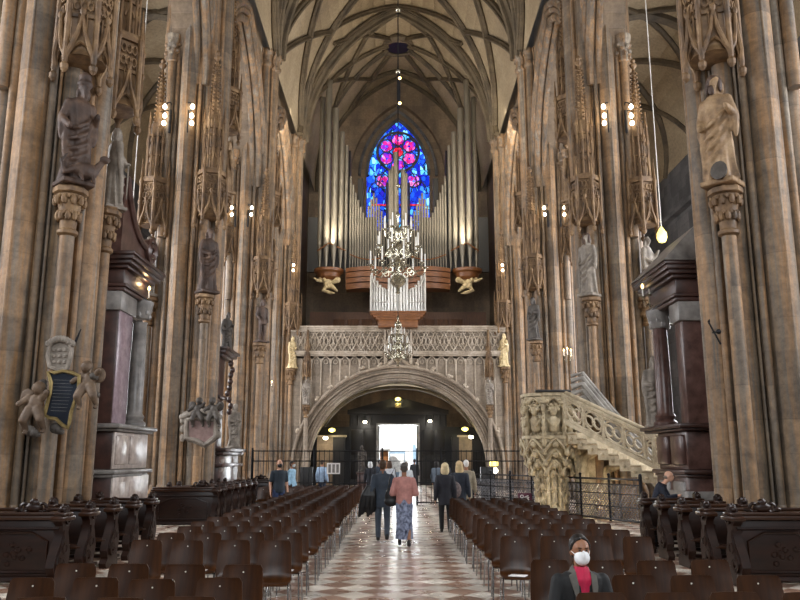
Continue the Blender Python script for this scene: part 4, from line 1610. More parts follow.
# small fixtures on the nearest pillars
def spot(label, px, py, d, rz):
    p = P(px, py, d)
    t = empty('spotlight', label, 'spotlight', p)
    MB().cyl((0, 0, 0), (0, .12, .02), .02, n=6).build('bracket', 'iron', t)
    MB().lathe([(.03, -.09), (.06, -.05), (.06, .09), (.05, .1)], n=12).xf(Matrix.Rotation(rz, 4, 'Z') @ Matrix.Rotation(R(80), 4, 'X')).build('lamp_head', 'black', t)


spot('small black spotlight on the brown shafts of the nearest left pillar', 15, 214, 14.6, R(50))
p = P(12, 401, 14.55)
tag(MB().bev(p.x - .035, p.x + .035, p.y - .05, p.y + .1, p.z - .04, p.z + .04, .01).build('sensor', 'candle'), 'small white sensor box on the nearest left pillar', 'sensor')
p = P(716, 333, 14.45)
t = empty('hook', 'black iron cross hook on the nearest right pillar', 'hook', p)
MB().cyl((-.12, 0, .2), (.06, -.03, -.22), .018, n=6).ell((.03, -.05, .02), .05, 8, 6).cyl((.03, -.05, .02), (.0, .15, .03), .018, n=6).cyl((-.12, 0, .2), (-.1, .0, .26), .03, .008, 6).build('iron_shaft', 'iron', t)

# candle sconces
def candelabra(label, px, py, d, n=3, back=.35, side=0):
    p = P(px, py, d)
    t = empty('candle_sconce', label, 'sconce', p)
    m = MB().tube([(side, back, -.4), (side * .3, .1, -.5), (0, 0, -.35)], .025, 6)
    for i in range(n):
        x = (i - (n - 1) / 2) * .16
        m.tube([(0, 0, -.35), (x * .7, -.05, -.42), (x, -.08, -.22)], .015, 5)
        m.lathe([(.015, 0), (.06, .02), (.05, .04)], (x, -.08, -.22 + .05 * (i % 2)), 8)
        MB().cyl((x, -.08, -.18 + .05 * (i % 2)), (x, -.08, .02 + .08 * (i % 2)), .018, n=8).build('candle', 'candle', t)
        MB().lathe([(.012, 0), (.035, .03), (.03, .07), (.004, .12)], (x, -.08, .02 + .08 * (i % 2)), 8).build('flame_bulb', 'warm_bulb', t)
    m.build('arms', 'brass', t)
    lamp('sconce_light', p + Vector((0, -.25, .15)), 10 if n > 1 else 5, (1, .66, .34), .05)


candelabra('lit sconce of three candles beside the frieze of the right altar', 648, 290, 18.7, 3, .0, .4)
candelabra('lit sconce of three candles on the pillar above the pulpit stair', 567, 352, 34.85, 3, .4)
candelabra('single lit candle sconce on the left altar entablature', 150, 292, 18.9, 1, .0, -.4)
candelabra('single lit candle sconce on the third left pillar', 272, 383, 45.35, 1, .4)

# ------------------------------------------------------------------ pulpit
pc = P(551, 470, 25.4)
PCX, PCY = pc.x, 25.4
pu = empty('pulpit', 'ornate pale stone pulpit with carved busts and tracery at second right pillar', 'pulpit', (PCX, PCY, 0))
zr_, zb_ = P(398, 393, PCY - .8).z, P(398, 438, PCY - .8).z
hx = lambda r, n=8, ph=PI / 8: [(r * math.cos(2 * PI * i / n + ph), r * math.sin(2 * PI * i / n + ph)) for i in range(n)]
bk_, trc, bst, cor, stm = (MB() for _ in range(5))
bk_.prism(hx(.56), zb_, zr_)
for z, h, r in ((zr_ - .08, .1, .92), (zr_ - .2, .1, .86), (zb_ - .02, .1, .92), (zb_ - .12, .1, .84)):
    MB().prism(hx(r), z, z + h).build('rim', 'pulpit', pu)
for i in range(8):
    a = 2 * PI * i / 8 + PI / 8
    p = Vector((math.cos(a), math.sin(a), 0)) * .82
    q = Vector((math.cos(a + PI / 4), math.sin(a + PI / 4), 0)) * .82
    up = lambda z: Vector((0, 0, z))
    trc.lathe([(.08, zb_ - .25), (.06, zb_ + .2), (.09, zb_ + .3), (.05, zb_ + .4), (.05, zb_ + 1.0), (.09, zb_ + 1.1), (.04, zr_)], p, 8)
    for z in (zb_ + .35, zb_ + .8):
        MB().ell(p * 1.08 + up(z + .12), (.06, .06, .13), 7, 5).ell(p * 1.08 + up(z + .3), .05, 7, 5).build('figurine', 'pulpit', pu)
    m = (p + q) / 2
    for e in (p, q):
        trc.tube([e + up(zr_ - .5), lerp(e, m, .4) * 1.04 + up(zr_ - .28), m * 1.08 + up(zr_ - .14)], .035, 5)
        trc.tube([e + up(zr_ - .3), lerp(e, m, .6) * 1.05 + up(zr_ - .42), m * 1.05 + up(zr_ - .55)], .03, 5)
        for k in range(6):
            t = k / 5
            trc.ell(lerp(e, m, t) * 1.06 + up(zr_ - .3 + .12 * math.sin(t * 7) - .1 * (k % 2)), (.07, .07, .07), 6, 4)
    for t in (.2, .4, .6, .8):
        for z in (zb_ + .1, zr_ - .26):
            trc.ring(lerp(p, q, t) * 1.0 + up(z), .07, .02, 'y' if abs(m.y) > abs(m.x) else 'x', 8, 4)
    # bust leaning out of the panel
    bst.cap(m * .92 + up(zb_ + .3), m * .98 + up(zb_ + .55), .17, .15)
    bst.ell(m * 1.03 + up(zb_ + .82), (.11, .11, .14))
    bst.ell(m * 1.0 + up(zb_ + .88), (.13, .13, .12))
    bst.cap(m * .95 + (q - p) * .25 + up(zb_ + .55), m * 1.1 + (q - p) * .12 + up(zb_ + .38), .06, .05)
    bst.cap(m * .95 - (q - p) * .25 + up(zb_ + .55), m * 1.1 - (q - p) * .1 + up(zb_ + .4), .06, .05)
    # hanging ogee arches of the corbel
    for k in range(3):
        z = zb_ - .2 - k * .32
        r = .9 - .12 * k
        u, v, w_ = p * r / .82, q * r / .82, m * (r + .1) / .82
        cor.tube([u + up(z - .2), lerp(u, w_, .6) + up(z + .05), w_ + up(z + .18)], .045, 5)
        cor.tube([v + up(z - .2), lerp(v, w_, .6) + up(z + .05), w_ + up(z + .18)], .045, 5)
        cor.ell(u * 1.02 + up(z - .24), (.08, .08, .1), 7, 5)
        cor.ell(w_ * .98 + up(z), (.1, .1, .1), 7, 5)
    # clustered stem
    d = m.normalized()
    zst = zb_ - 1.0
    stm.lathe([(.17, 0), (.17, .25), (.11, .32), (.1, zst)], d * .36, 8)
    stm.lathe([(.06, .3), (.05, zst + .3)], p * .56, 6)
    for k in range(5):
        z = .5 + k * .42
        stm.ell(d * .47 + up(z), (.09, .09, .12), 7, 5)
        stm.lathe([(.13, 0), (.15, .04), (.12, .08)], d * .36 + up(z + .25), 8)
        stm.tube([d * .5 + (q - p) * .2 + up(z - .1), d * .52 + up(z + .18), d * .5 - (q - p) * .2 + up(z - .1)], .025, 4)
        stm.ell(p * .62 + up(z + .2), (.07, .07, .1), 6, 4)
cor.lathe([(.32, zb_ - 1.25), (.4, zb_ - .95), (.55, zb_ - .5), (.75, zb_ - .1)], n=16)
stm.lathe([(.5, 0), (.48, .3), (.3, .35), (.28, zb_ - 1)], n=16)
for nm, mb in (('basket', bk_), ('tracery', trc), ('busts', bst), ('corbel', cor), ('stem', stm)):
    mb.build(nm, 'pulpit', pu)
bkrest = MB().bev(-.55, .55, -.9, -.7, zr_ + .02, zr_ + .1, .02)
bkrest.build('book_ledge', 'black_wood', pu)
lamp('pulpit_floodlight', (PCX - .6, PCY - 1.7, .7), 24, (1, .8, .5), .1)
lamp('pulpit_floodlight', (PCX + 1.3, PCY - 1.3, .7), 24, (1, .8, .5), .1)

# pulpit stair: a stepped stone flight with circle tracery
A = Vector((PCX + .35, 24.55, P(558, 425, 24.55).z))
B0 = P(656, 470, 22.6)
slope = (B0 - A)
Bv = A + slope * 1.8
ps = empty('pulpit_stair', 'pale stone stair with scrolled openwork rail climbing right of the pulpit', 'stair', (0, 0, 0))
n = 15
stp, strg = MB(), MB()
nrm = Vector((slope.y, -slope.x, 0)).normalized()
if nrm.y > 0:
    nrm = -nrm
inn = -nrm
T = lambda t, dz=0, o=0: A + (Bv - A) * t + Vector((0, 0, dz)) + inn * o
for i in range(n):
    t0, t1 = i / n, (i + 1) / n
    a, b = T(t0), T(t1)
    z = a.z
    q = [(a, .06), (b, .06), (b, 1.15), (a, 1.15)]
    zz0 = b.z - .42
    lo = [Vector((p.x, p.y, max(zz0, 0))) + inn * o for p, o in q]
    hi = [Vector((p.x, p.y, max(b.z - .08, .05))) + inn * o for p, o in q]
    stp.rings([lo, hi])
    mid = lerp(a, b, .5)
    stp.ell((mid.x, mid.y + .04, b.z - .27), (.06, .05, .06), 7, 5)
    stp.tube([Vector((a.x, a.y, b.z - .1)) + inn * .04, Vector((b.x, b.y, b.z - .1)) + inn * .04], .035, 5)
strg.tube([T(0, .08), T(1, .08)], .08, 4)
strg.tube([T(0, .17, .0), T(1, .17, .0)], .045, 6)
stp.build('steps', 'stair', ps)
strg.build('stringer', 'stair', ps)
hr = MB()
hz = .9
hr.tube([T(-.02, hz), T(1, hz)], .065, 8)
hr.tube([T(-.02, hz + .12, .02), T(1, hz + .12, .02)], .06, 8)
hr.tube([T(0, hz - .1), T(1, hz - .1)], .045, 6)
hr.build('handrail', 'stair', ps)
tr_ = MB()
dirv = (Bv - A).normalized()
upv = Vector((0, 0, 1))
K = 8
for i in range(K + 1):
    tr_.cyl(T(i / K, .2), T(i / K, hz), .05, n=6)
for i in range(K):
    c = T((i + .5) / K, .5)
    for rad, k, s in ((.3, 24, 0), (.15, 14, 1), (.15, 14, -1)):
        cc = c + dirv * .15 * s + upv * .02 * s
        tr_.tube([cc + dirv * rad * math.cos(2 * PI * j / k) + upv * rad * math.sin(2 * PI * j / k) for j in range(k)], .035, 5, closed=True)
    tr_.ell(c, (.06, .05, .06), 7, 5)
    for s in (-1, 1):
        tr_.tube([c + dirv * .42 * s + upv * .25, c + dirv * .3 * s + upv * .1, c + dirv * .3 * s - upv * .12, c + dirv * .42 * s - upv * .25], .03, 5)
tr_.cyl(T(.555, .1), T(.555, hz + .15), .07, n=8)
tr_.build('openwork_rail', 'stair', ps)
# grey moulded wall rail on the pillar side
wr = MB()
W0, W1 = P(583, 384, 24.75), P(644, 453, 24.45)
W2 = W0 + (W1 - W0) * 1.6
for o, dz, r in ((0, 0, .12), (.04, .2, .09), (-.03, -.2, .1), (-.05, -.4, .08), (.05, .36, .06), (.0, -.55, .06)):
    wr.tube([W0 + Vector((-.35, .1, -.1 + dz)), W0 + Vector((0, 0, dz)), lerp(W0, W2, .5) + Vector((-.05, -.1, dz - .12)), W2 + Vector((0, 0, dz))], r, 8)
wr.rings([[W0 + Vector((0, .05 + dy, z)) for dy, z in ((0, -.6), (.12, -.6), (.12, .4), (0, .4))], [W2 + Vector((0, .05 + dy, z)) for dy, z in ((0, -.6), (.12, -.6), (.12, .4), (0, .4))]])
wr.build('wall_rail', 'rail_grey', ps)
ud = MB()
for k, (xx, hh) in enumerate(((1.05, 2.0), (1.75, 1.6), (2.5, 1.25))):
    c = Vector((PCX + xx, 25.0, 0))
    ud.tube([c + Vector((-.2, 0, 0)), c + Vector((-.2, 0, hh * .6)), c + Vector((-.05, 0, hh * .9)), c + Vector((.3, 0, hh))], .14, 6)
    ud.bx(c.x - .3, c.x + .05, 24.95, 25.2, 0, hh * .75)
ud.bx(PCX + .7, PCX + 1.35, 25.05, 25.25, 0, 2.2)
ud.build('arched_support', 'pulpit', ps)

# ------------------------------------------------------------------ ironwork
gr0, gr1 = Vector((2.9, 31.0, 0)), Vector((6.75, 22.3, 0))
gt = empty('iron_grille', 'black iron grille with lattice panels in front of the pulpit', 'grille', (0, 0, 0))
ra, la = MB(), MB()
nseg = 7
for i in range(nseg + 1):
    p = lerp(gr0, gr1, i / nseg)
    MB().cyl(p, p + Vector((0, 0, 1.3)), .035 if i not in (0, 2, 4, 7) else .05, n=6).ell(p + Vector((0, 0, 1.32)), .05, 6, 4).build('post', 'iron', gt)
for z in (.06, .42, .78, 1.05, 1.2):
    ra.tube([gr0 + Vector((0, 0, z)), gr1 + Vector((0, 0, z))], .018 if z not in (.06, 1.2) else .03, 5)
u = (gr1 - gr0).normalized()
Lg = (gr1 - gr0).length
k = .24
for i in range(int(Lg / k)):
    for j in range(4):
        c = gr0 + u * (i + .5) * k + Vector((0, 0, .2 + j * k))
        la.tube([c + u * .1 * math.cos(q * PI / 4) + Vector((0, 0, .1 * math.sin(q * PI / 4))) for q in range(8)], .016, 4, closed=True)
        for s in (-1, 1):
            la.tube([c + u * .12 * s + Vector((0, 0, .12)), c, c + u * .12 * s - Vector((0, 0, .12))], .012, 4)
for nm, mb, mt in (('rails', ra, 'iron'), ('lattice', la, 'iron_sheen')):
    mb.build(nm, mt, gt)
# tall fence across the nave below the gallery
FY = 31.4
ft = empty('iron_fence', 'tall black iron fence with upright bars across the nave before the west door', 'fence', (0, FY, 0))
br, rl = [MB(), MB()], MB()
z1, z2 = P(398, 451, FY).z, P(398, 461, FY).z
x = -5.7
while x < 5.9:
    if not -.62 < x < .75:
        heavy = int(round(x * 10)) % 12 == 0
        b_ = br[x > 0]
        b_.cyl((x, 0, .05), (x, 0, z1 + .05), .022 if heavy else .014, n=5)
        if x < -4.4 and heavy:
            b_.cyl((x, 0, z1), (x, 0, z1 + .35), .02, n=5).cyl((x - .12, 0, z1 + .2), (x + .12, 0, z1 + .2), .02, n=5)
    x += .2
for z in (z1, z2, .1, .85):
    for a, b in ((-5.75, -.62), (.75, 5.9)):
        rl.cyl((a, 0, z), (b, 0, z), .025, n=5)
rl.cyl((-.65, 0, z1), (.78, 0, z1), .02, n=5).cyl((-.65, 0, z2), (.78, 0, z2), .015, n=5)
for x in (-5.75, -3.3, -.62, .75, 1.7, 5.9):
    MB().cyl((x, 0, 0), (x, 0, z1 + .12), .04, n=6).build('post', 'iron', ft)
br[0].build('bars', 'iron', ft)
br[1].build('bars', 'iron', ft)
rl.build('rails', 'iron', ft)
p0, p1 = P(327, 463, FY), P(340, 474, FY)
sg = tag(MB().bx(p0.x, p1.x, FY - .05, FY - .01, p1.z, p0.z).build('notice_sign', 'paper'), 'white paper notice hung on the left part of the iron fence', 'sign')
m = MB()
for k in range(3):
    a = lerp(p0.x, p1.x, .12 + .3 * k)
    m.bx(a, a + .1, FY - .054, FY - .05, p1.z + .05, p0.z - .05)
m.build('printed_columns', 'marble_grey', sg)
p0, p1 = P(518, 493, 27.0), P(532, 503.5, 27.0)
sg = empty('notice_sign', 'small purple notice board on the pulpit grille', 'sign', ((p0.x + p1.x) / 2, 27.0, (p0.z + p1.z) / 2))
w_, h_ = (p1.x - p0.x) / 2, (p0.z - p1.z) / 2
M['purple'] = plain('purple_board', '#5a1f3a', .5)
MB().bx(-w_, w_, 0, .03, -h_, h_).xf(Matrix.Rotation(R(-8), 4, 'X')).build('board', 'purple', sg)
m = MB()
m.ring((-w_ * .45, -.02, h_ * .35), .05, .015, 'y', 8, 4).cyl((-.02, -.02, h_ * .2), (w_ * .5, -.02, h_ * .5), .015, n=5).ell((-w_ * .4, -.02, -h_ * .35), (.05, .01, .06), 8, 6).ell((w_ * .3, -.02, -h_ * .3), (.07, .01, .06), 8, 6).cyl((w_ * .1, -.02, 0), (w_ * .6, -.02, h_ * .2), .015, n=5)
m.build('pictograms', 'paper', sg)

# lamps in the porch
def porch_lamp(label, px, py, d, mt, r, watts, col):
    p = P(px, py, d)
    t = empty('porch_lamp', label, 'lamp', p)
    MB().lathe([(r * .3, -r * .7), (r, -r * .3), (r, r * .3), (r * .3, r * .6)], n=12).build('lamp_shade', mt, t)
    MB().cyl((0, 0, r * .5), (0, .25, r * .8), .03, n=6).build('bracket', 'iron', t)
    lamp('porch_lamp_light', p + Vector((0, -.3, -.1)), watts, col, .1)


porch_lamp('yellow lamp on the gable above the open west door', 398, 399, 53.7, 'lamp_yellow', .2, 60, (1, .9, .5))
porch_lamp('white lamp left of the open west door', 365, 422, 53.7, 'bulb', .13, 40, (1, .95, .85))
porch_lamp('white lamp right of the open west door', 430, 421, 53.7, 'bulb', .13, 40, (1, .95, .85))
porch_lamp('yellow lamp at the left end of the porch', 332, 430, 52.9, 'lamp_yellow', .22, 40, (1, .9, .5))
porch_lamp('white lamp at the left end of the porch below the yellow one', 325.5, 438, 52.6, 'bulb', .16, 40, (1, .95, .85))
porch_lamp('yellow lamp at the right end of the porch', 465, 429, 52.9, 'lamp_yellow', .22, 40, (1, .9, .5))
porch_lamp('white lamp at the right end of the porch below the yellow one', 471, 437, 52.6, 'bulb', .16, 40, (1, .95, .85))
p = P(398, 404, 53.6)
tag(MB().bev(p.x - .2, p.x + .2, p.y, p.y + .2, p.z - .25, p.z + .05, .03).build('shield', 'gold'), 'small gold shield under the yellow lamp above the west door', 'shield')
# hanging lamps on long cables in the aisles
for s, px0, py0, px1, py1, lit in ((-1, 139, 0, 131, 232, False), (1, 650, 0, 662, 238, True)):
    d = 22.5
    lo, hi = P(px1, py1, d), P((px0 + px1) / 2, -60, d)
    hi = Vector((lo.x, d, 20.0))
    t = empty('pendant_lamp', 'lamp hanging on a long white cable in the %s aisle opening' % SN[s], 'lamp', lo)
    MB().cyl((0, 0, .3), (0, 0, hi.z - lo.z), .014, n=6).build('cable', 'candle', t)
    MB().lathe([(.02, .35), (.05, .3), (.14, .15), (.15, 0), (.1, -.12), (.02, -.15)], n=12).build('globe', 'lamp_yellow' if lit else 'candle', t)
    if lit:
        lamp('pendant_light', lo + Vector((0, -.3, -.2)), 40, (1, .85, .5), .15)
# glass case lamp and lit panel right of the women
p = P(494, 466, 36)
t = empty('display_lamp', 'small yellow lit display lamp behind the grille right of the arch', 'lamp', p)
MB().bev(-.18, .18, -.1, .1, .0, .22, .02).build('lamp_shade', 'lamp_yellow', t)
MB().cyl((0, 0, -p.z), (0, 0, 0), .04, n=8).build('stand', 'iron', t)
MB().ell((.05, -.05, -.2), (.12, .1, .13), 8, 6).build('globe', 'bulb', t)
p0, p1 = P(481, 467, 35), P(494, 476, 35)
tag(MB().bev(p0.x, p1.x, 35, 35.5, 0, p0.z, .03).build('counter', 'black'), 'dark counter under the yellow display lamp right of the arch', 'counter')
p0, p1 = P(300, 467, 33.5), P(312, 488, 33.5)
tag(MB().bev(p0.x, p1.x, 33.5, 33.8, 0, p0.z, .03).build('notice_stand', 'black'), 'black notice stand behind the fence below the left foot of the arch', 'stand')

# ------------------------------------------------------------------ pews
def pew_end():
    """outline of a carved bench end seen from the side (y, z)"""
    return [(-.30, 0), (.20, 0), (.22, .1), (.15, .2), (.2, .32), (.22, .45), (.15, .6), (.1, .74), (.13, .84), (.2, .9), (.2, .97), (.15, 1.0), (.1, 1.02), (.1, 1.1), (-.02, 1.1), (-.04, 1.02),
            (-.12, 1.0), (-.17, .97), (-.17, .9), (-.1, .84), (-.08, .72), (-.16, .56), (-.27, .42), (-.32, .28), (-.26, .16), (-.34, .08)]


END = MB().plate(pew_end(), 'x', -.06, .06)
END.plate([(y * .75 - .01, .1 + z * .8) for y, z in pew_end()[3:8] + pew_end()[19:24]], 'x', -.085, .085)
for z, y, r in ((.3, -.12, .1), (.3, -.12, .06), (.52, -.03, .07), (.92, .02, .06)):
    END.ring((-.08, y, z), r, .02, 'x', 12, 4)
    END.ring((.08, y, z), r, .02, 'x', 12, 4)
CAPM = MB().bev(-.1, .1, -.2, .24, .9, .97, .02).bev(-.085, .085, -.14, .18, .97, 1.02, .015)
FIN0 = MB().ell((0, .04, 1.12), (.06, .09, .05), 8, 6).ell((0, .04, 1.16), (.045, .06, .04), 8, 6).ell((0, -.05, 1.08), (.07, .06, .06), 7, 5).ell((0, .13, 1.08), (.07, .06, .06), 7, 5).ring((.04, .04, 1.11), .06, .025, 'x', 10, 5).ring((-.04, .04, 1.11), .06, .025, 'x', 10, 5)

FIN = MB().join(FIN0, Matrix.Translation((0, .01, 1.02)) @ Matrix.Scale(.72, 4) @ Matrix.Translation((0, 0, -1.02)))


def pew(label, s, x0, x1, y, group):
    """bench between |x| = x0 (aisle end) and x1"""
    t = empty('pew', label, 'pew', (s * x0, y, 0), 0, group)
    L = x1 - x0
    for k, xx in enumerate((0, L)):
        e = MB().join(END, Matrix.Translation((s * xx, 0, 0))).build('bench_end', 'pew', t)
        MB().join(CAPM, Matrix.Translation((s * xx, 0, 0))).build('end_cap', 'pew_top', e)
        MB().join(FIN, Matrix.Translation((s * xx, 0, 0))).build('finial', 'pew', e)
    a, b = sorted((0, s * L))
    MB().bev(a, b, -.26, .12, .42, .46, .01).build('seat', 'pew_top', t)
    MB().bev(a, b, .1, .14, .3, .98, .01).build('back_panel', 'pew', t)
    MB().bev(a, b, .05, .19, .97, 1.02, .015).build('top_rail', 'pew_top', t)
    MB().bev(a, b, .3, .5, .1, .15, .01).build('kneeler', 'pew', t)
    return t


def pew_front(label, s, x0, x1, y, group):
    t = empty('kneeling_desk', label, 'kneeling desk', (s * x0, y, 0), 0, group)
    L = x1 - x0
    a, b = sorted((0, s * L))
    MB().bev(a, b, -.03, .05, .05, .92, .01).build('panel', 'pew', t)
    m = MB()
    n = max(1, int(L / 1.1))
    for k in range(n):
        u0, u1 = lerp(a, b, (k + .12) / n), lerp(a, b, (k + .88) / n)
        m.tube([(u0, -.04, .2), (u1, -.04, .2), (u1, -.04, .62), (lerp(u0, u1, .75), -.04, .74), (lerp(u0, u1, .25), -.04, .74), (u0, -.04, .62)], .022, 5, closed=True)
        c = (u0 + u1) / 2
        for q in range(9):
            th = q * 2.4
            m.ell((c + .028 * q * math.cos(th), -.035, .45 + .022 * q * math.sin(th)), (.05, .025, .04), 6, 4)
    m.tube([(a, -.04, .8), (b, -.04, .8)], .025, 5).tube([(a, -.05, .1), (b, -.05, .1)], .04, 5)
    m.build('carving', 'pew', t)
    MB().bev(a - .03, b + .03, -.1, .22, .92, .98, .02).bev(a, b, -.06, .16, .98, 1.03, .015).build('top_rail', 'pew_top', t)
    e = MB().join(END, Matrix.Translation((0, .05, 0))).build('bench_end', 'pew', t)
    MB().join(CAPM, Matrix.Translation((0, .05, 0))).build('end_cap', 'pew_top', e)
    MB().join(FIN, Matrix.Translation((0, .05, 0))).build('finial', 'pew', e)
    c = s * min(L * .35, .42)
    f = MB().ell((c, .02, 1.09), (.14, .05, .07), 10, 6).ell((c, .02, 1.16), (.07, .05, .06), 8, 6)
    for q in (-1, 1):
        f.ring((c + q * .13, .02, 1.09), .06, .025, 'y', 10, 5)
        f.ell((c + q * .22, .02, 1.06), (.06, .04, .03), 7, 5)
    f.build('crest', 'pew', t)
    return t


NUM = ['first', 'second', 'third', 'fourth', 'fifth', 'sixth', 'seventh', 'eighth', 'ninth', 'tenth', 'eleventh', 'twelfth', 'thirteenth', 'fourteenth', 'fifteenth', 'sixteenth', 'seventeenth', 'eighteenth', 'nineteenth', 'twentieth', 'twenty-first', 'twenty-second', 'twenty-third', 'twenty-fourth', 'twenty-fifth', 'twenty-sixth']
for s in (-1, 1):
    g = 'dark wooden pews on the %s' % SN[s]
    pew_front('carved dark front panel before the nearest pews on the %s side' % SN[s], s, 4.9, 8.6, 11.75, g)
    for k in range(4):
        y = 12.8 + 1.06 * k
        pew('dark carved pew, %s row from the front in the near %s group' % (NUM[k], SN[s]), s, 4.9, 8.6 if y < 13 else 5.95, y, g)
g = 'dark wooden pews farther back on the left'
pew_front('carved dark front panel of the farther pews beyond the left altar', -1, 4.9, 6.6, 21.6, g)
for k in range(6):
    y = 22.4 + .98 * k
    pew('dark carved pew, %s row in the farther left group beyond the altar' % NUM[k], -1, 4.9, 6.4 if y < 24 else 5.9, y, g)
pew_front('dark panel with pale top rail far back on the left by the fence', -1, 4.6, 6.0, 29.3, g)

# ------------------------------------------------------------------ chairs
def chair_parts():
    prof = [(-.215, .425), (-.20, .437), (-.1, .432), (.05, .425), (.13, .43), (.175, .455), (.2, .51), (.215, .6), (.235, .72), (.255, .83), (.258, .86)]
    wid = [.165, .19, .2, .2, .198, .197, .196, .194, .187, .178, .158]
    nx = 8
    th = .011
    front, back = [], []
    for i, ((y, z), w_) in enumerate(zip(prof, wid)):
        p, q = prof[max(i - 1, 0)], prof[min(i + 1, len(prof) - 1)]
        ty, tz = q[0] - p[0], q[1] - p[1]
        l = math.hypot(ty, tz)
        ny, nz = tz / l, -ty / l
        fr, bk = [], []
        for j in range(nx + 1):
            u = (j / nx * 2 - 1)
            x = u * w_
            c = .028 * u * u * (1 if z > .5 else .3)
            fr.append((x, y - c * (1 if z > .5 else 0), z + (c if z < .5 else 0)))
            bk.append((x, y - c * (1 if z > .5 else 0) + ny * th, z + (c if z < .5 else 0) + nz * th))
        front.append(fr)
        back.append(bk)
    rows = [f + b[::-1] for f, b in zip(front, back)]
    sh = MB().rings(rows)
    legs = []
    for sx in (-1, 1):
        legs.append(MB().tube([(sx * .17, .1, .42), (sx * .185, -.13, .415), (sx * .19, -.17, .39), (sx * .2, -.2, 0)], .0105, 7))
        legs.append(MB().tube([(sx * .16, .05, .41), (sx * .19, .14, .38), (sx * .2, .24, 0)], .0105, 7))
    fr = MB().cyl((-.17, -.12, .41), (.17, -.12, .41), .01, n=6).cyl((-.17, .1, .41), (.17, .1, .41), .01, n=6)
    pl = MB().lathe([(.007, 0), (.007, .005)], n=10).xf(Matrix.Translation((0, .246, .795)) @ Matrix.Rotation(R(80), 4, 'X'))
    return sh, legs, fr, pl


sh, legs, fr, pl = chair_parts()
ME_S = sh.mesh('chair_shell', 'chair', 50)
ME_L = [l.mesh('chair_leg', 'chrome', 40) for l in legs]
ME_F = fr.mesh('chair_frame', 'chrome', 40)
ME_P = pl.mesh('chair_plate', 'plate', 40)
far = MB().join(sh, m=0)
for l in legs + [fr]:
    far.join(l, m=1)
far.join(pl, m=2)
ME_FAR = far.mesh('chair_far', ['chair', 'chrome', 'plate'], 50)
PAPER = MB().bx(-.1, .1, -.17, .0, .437, .443).mesh('paper', 'paper', 0)


def chair(label, x, y, group, near, rz):
    if not near:
        o = bpy.data.objects.new('chair', ME_FAR)
        COL.objects.link(o)
        o.location = (x, y, 0)
        o.rotation_euler = (0, 0, rz)
        return tag(o, label, 'chair', group)
    t = empty('chair', label, 'chair', (x, y, 0), rz, group)
    for nm, me in [('seat_shell', ME_S)] + [('leg', m) for m in ME_L] + [('seat_frame', ME_F), ('number_plate', ME_P)]:
        o = bpy.data.objects.new(nm, me)
        COL.objects.link(o)
        o.parent = t
    return t


rl = random.Random(3)
SKIP = set()
for s, rows in ((-1, [5.7, 6.55, 7.4] + [9.5 + .93 * k for k in range(21)]), (1, [5.85, 6.72, 7.68] + [9.95 + .93 * k for k in range(11)])):
    for r, y in enumerate(rows):
        for c in range(7 if s < 0 and r > 20 else 4):
            x = s * (1.42 + .5 * c) + rl.uniform(-.025, .025)
            yy = y - .25 + rl.uniform(-.05, .05)
            if abs(x) / yy * 812 > 440:
                continue
            lb = 'brown moulded chair, %s row from the front, %s from the middle aisle, %s block' % (NUM[r], NUM[c], SN[s])
            chair(lb, x, yy, 'brown chairs in the %s block' % SN[s], yy < 15, R(rl.uniform(-4, 4)))
            if rl.random() < .3 and yy < 14:
                o = bpy.data.objects.new('leaflet', PAPER)
                COL.objects.link(o)
                o.location = (x + rl.uniform(-.04, .04), yy, .006)
                o.rotation_euler = (0, 0, rl.uniform(-.4, .4))
                tag(o, 'white leaflet on the chair in the %s row, %s from the aisle, %s block' % (NUM[r], NUM[c], SN[s]), 'leaflet', 'leaflets on the chairs')

# ------------------------------------------------------------------ people
SKINS = {}


def jnt(seated=False, stride=0.0, arms='down', lean=0.0, tilt=0.0):
    J = {}
    pz = .93 if not seated else .5
    ty = lambda z: -lean * (z - pz)
    for nm, z in (('chest', 1.3), ('waist', 1.08), ('neck', 1.48), ('head', 1.63), ('sh', 1.385)):
        z2 = z - .93 + pz
        J[nm] = Vector((0, ty(z2), z2))
    J['head'] += Vector((0, -.02 - tilt * .5, 0 - abs(tilt) * .15))
    J['pel'] = Vector((0, 0, pz))
    for s, n in ((1, 'l'), (-1, 'r')):
        shv = J['sh'] + Vector((s * .185, 0, 0))
        J['sh' + n] = shv
        st = stride * s
        if seated:
            J['hip' + n] = Vector((s * .09, -.02, .5))
            J['kn' + n] = Vector((s * .11, -.44, .5))
            J['an' + n] = Vector((s * .11, -.42, .09))
            J['el' + n] = shv + Vector((s * .07, -.04, -.28))
            J['wr' + n] = Vector((s * .1, -.28, .62))
        else:
            J['hip' + n] = Vector((s * .09, 0, .92))
            J['kn' + n] = Vector((s * .1, -.02 - st * .5, .5))
            J['an' + n] = Vector((s * .1, .03 - st + (.06 if st < 0 else 0), .09 + (.05 if st < -.1 else 0)))
            J['el' + n] = shv + Vector((s * .06, .04 + st * .2, -.29))
            J['wr' + n] = shv + Vector((s * .07, -.04 + st * .45, -.54))
        if arms == 'clasp':
            J['el' + n] = shv + Vector((s * .08, .03, -.28))
            J['wr' + n] = J['waist'] + Vector((s * .05, -.2, .02))
        if arms == 'read':
            J['el' + n] = shv + Vector((s * .06, -.12, -.25))
            J['wr' + n] = J['chest'] + Vector((s * .06, -.34, -.12))
    return J


